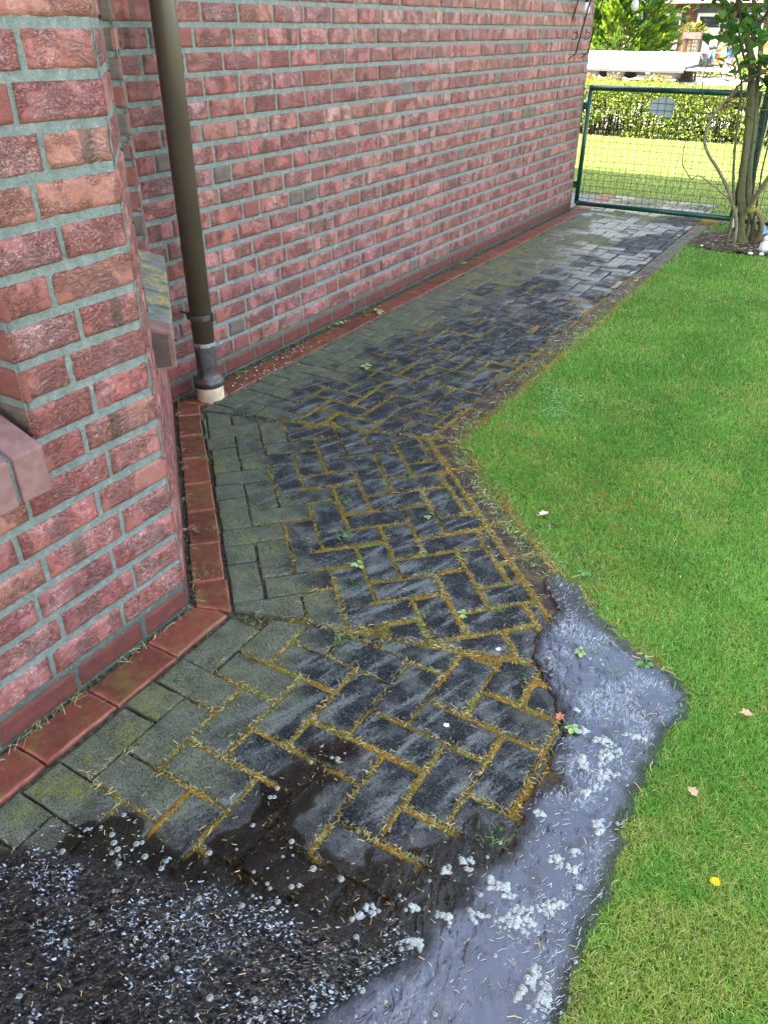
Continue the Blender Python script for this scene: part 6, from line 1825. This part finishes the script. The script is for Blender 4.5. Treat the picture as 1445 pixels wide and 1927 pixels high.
def fallen_leaf(x, y, z, s, col, lab, seed, rz):
    rgw = random.Random(seed); b = MB()
    o_ = [(0, -0.5), (0.16, -0.3), (0.34, -0.25), (0.26, -0.02), (0.36, 0.16), (0.15, 0.22), (0.0, 0.55), (-0.14, 0.25), (-0.33, 0.15), (-0.24, -0.05), (-0.32, -0.28), (-0.14, -0.28)]
    vs = [(u * s, v * s, 0.18 * s * abs(u) * 2 + 0.1 * s * rgw.random()) for u, v in o_] + [(0, 0, 0.0)]
    b.add(vs, [(i, (i + 1) % 12, 12) for i in range(12)], col + (1,))
    b.tube([(0, -0.5 * s, 0.02 * s), (0.05 * s, -0.85 * s, 0.1 * s)], 0.025 * s, 5, a=tuple(c * 0.6 for c in col) + (1,))
    o = b.build("fallen_leaf", M['straw'], attr="vc"); o.location = (x, y, z); o.rotation_euler = (rgw.uniform(-.2, .2), rgw.uniform(-.2, .2), rz)
    return tag(o, lab, "leaf", "fallen leaves")


fallen_leaf(-1.67, 1.565, 0.008, 0.05, (0.20, 0.10, 0.07), "curled brown leaf on the red bricks along the bay", 1, 1.2)
fallen_leaf(-0.326, 1.392, 0.010, 0.032, (0.45, 0.16, 0.10), "reddish leaf on the corner of paving reaching into the puddle", 2, 0.3)
fallen_leaf(0.064, 1.639, 0.012, 0.035, (0.60, 0.30, 0.18), "orange pink leaf lying in the grass right of the puddle", 3, 2.0)
fallen_leaf(-0.704, 2.261, 0.012, 0.045, (0.70, 0.62, 0.48), "pale cream leaf at the lawn edge beside the bend", 4, -0.4)
fallen_leaf(0.004, 1.332, 0.012, 0.03, (0.52, 0.36, 0.22), "dry tan leaf in the grass near the foam", 5, 0.9)
fallen_leaf(-1.705, 1.535, 0.008, 0.03, (0.33, 0.20, 0.12), "small tan leaf scrap beside the curled brown leaf", 6, 2.6)
dn = empty("dandelion", (0.09, 1.12, 0.0), "yellow dandelion flower in the grass right of the puddle", "flower")
b = MB(); b.tube([(0, 0, -0.01), (0.002, 0, 0.03)], 0.001, 6, a=(0.2, 0.4, 0.08, 1)); b.build("stem", M['straw'], dn, attr="vc")
b = MB()
for k in range(3):
    for i in range(12):
        a = 2 * math.pi * (i + 0.5 * k) / 12; r = 0.009 - 0.0022 * k
        b.add([(0, 0, 0.03), (math.cos(a - 0.16) * r, math.sin(a - 0.16) * r, 0.032 + 0.002 * k), (math.cos(a) * r * 1.15, math.sin(a) * r * 1.15, 0.031 + 0.002 * k), (math.cos(a + 0.16) * r, math.sin(a + 0.16) * r, 0.032 + 0.002 * k)], [(0, 1, 2, 3)], (0.85, 0.60, 0.02, 1))
b.build("petals", M['straw'], dn, attr="vc")
# bird droppings
for i, (x_, y_, lab) in enumerate(((-0.555, 1.231, "white splash in the middle of a dark paver near the puddle"), (-0.56, 1.551, "white splash on a small paver at the turning seam"))):
    b = MB(); rgw = random.Random(i + 3); m = 14
    ring = [(0.007 * (1 + 0.5 * rgw.uniform(-1, 1)) * math.cos(2 * math.pi * k / m), 0.007 * (1 + 0.5 * rgw.uniform(-1, 1)) * math.sin(2 * math.pi * k / m), 0) for k in range(m)]
    b.add(ring + [(0, 0, 0.0012)], [(k, (k + 1) % m, m) for k in range(m)])
    o = b.build("bird_dropping", M['stone']); o.location = (x_, y_, 0.0022); tag(o, lab, "bird dropping", "white splashes on the pavers")
# clover patches in the lawn
n = 900
cx = np.concatenate([rng.normal(-0.98, 0.05, 300), rng.normal(-1.02, 0.06, 300), rng.uniform(-0.4, 0.2, 300)])
cx[640:] += 9; cy = np.concatenate([rng.normal(3.09, 0.05, 300), rng.normal(3.28, 0.05, 300), rng.uniform(0.7, 2.4, 300)])
ok = poly_sd(cx, cy, LAWN) > 0.02
me = leaf_cloud("clover", np.stack([cx, cy, 0.012 + rng.random(n) * 0.012], 1)[ok], 0.0085, np.array([[0.20, 0.42, 0.14], [0.26, 0.48, 0.18]]), M['leaf'], 91, up=1.5, lobed=False)
tag(link("clover", me, M['leaf']), kind='stuff', label="patches of blue green clover leaves in the lawn")
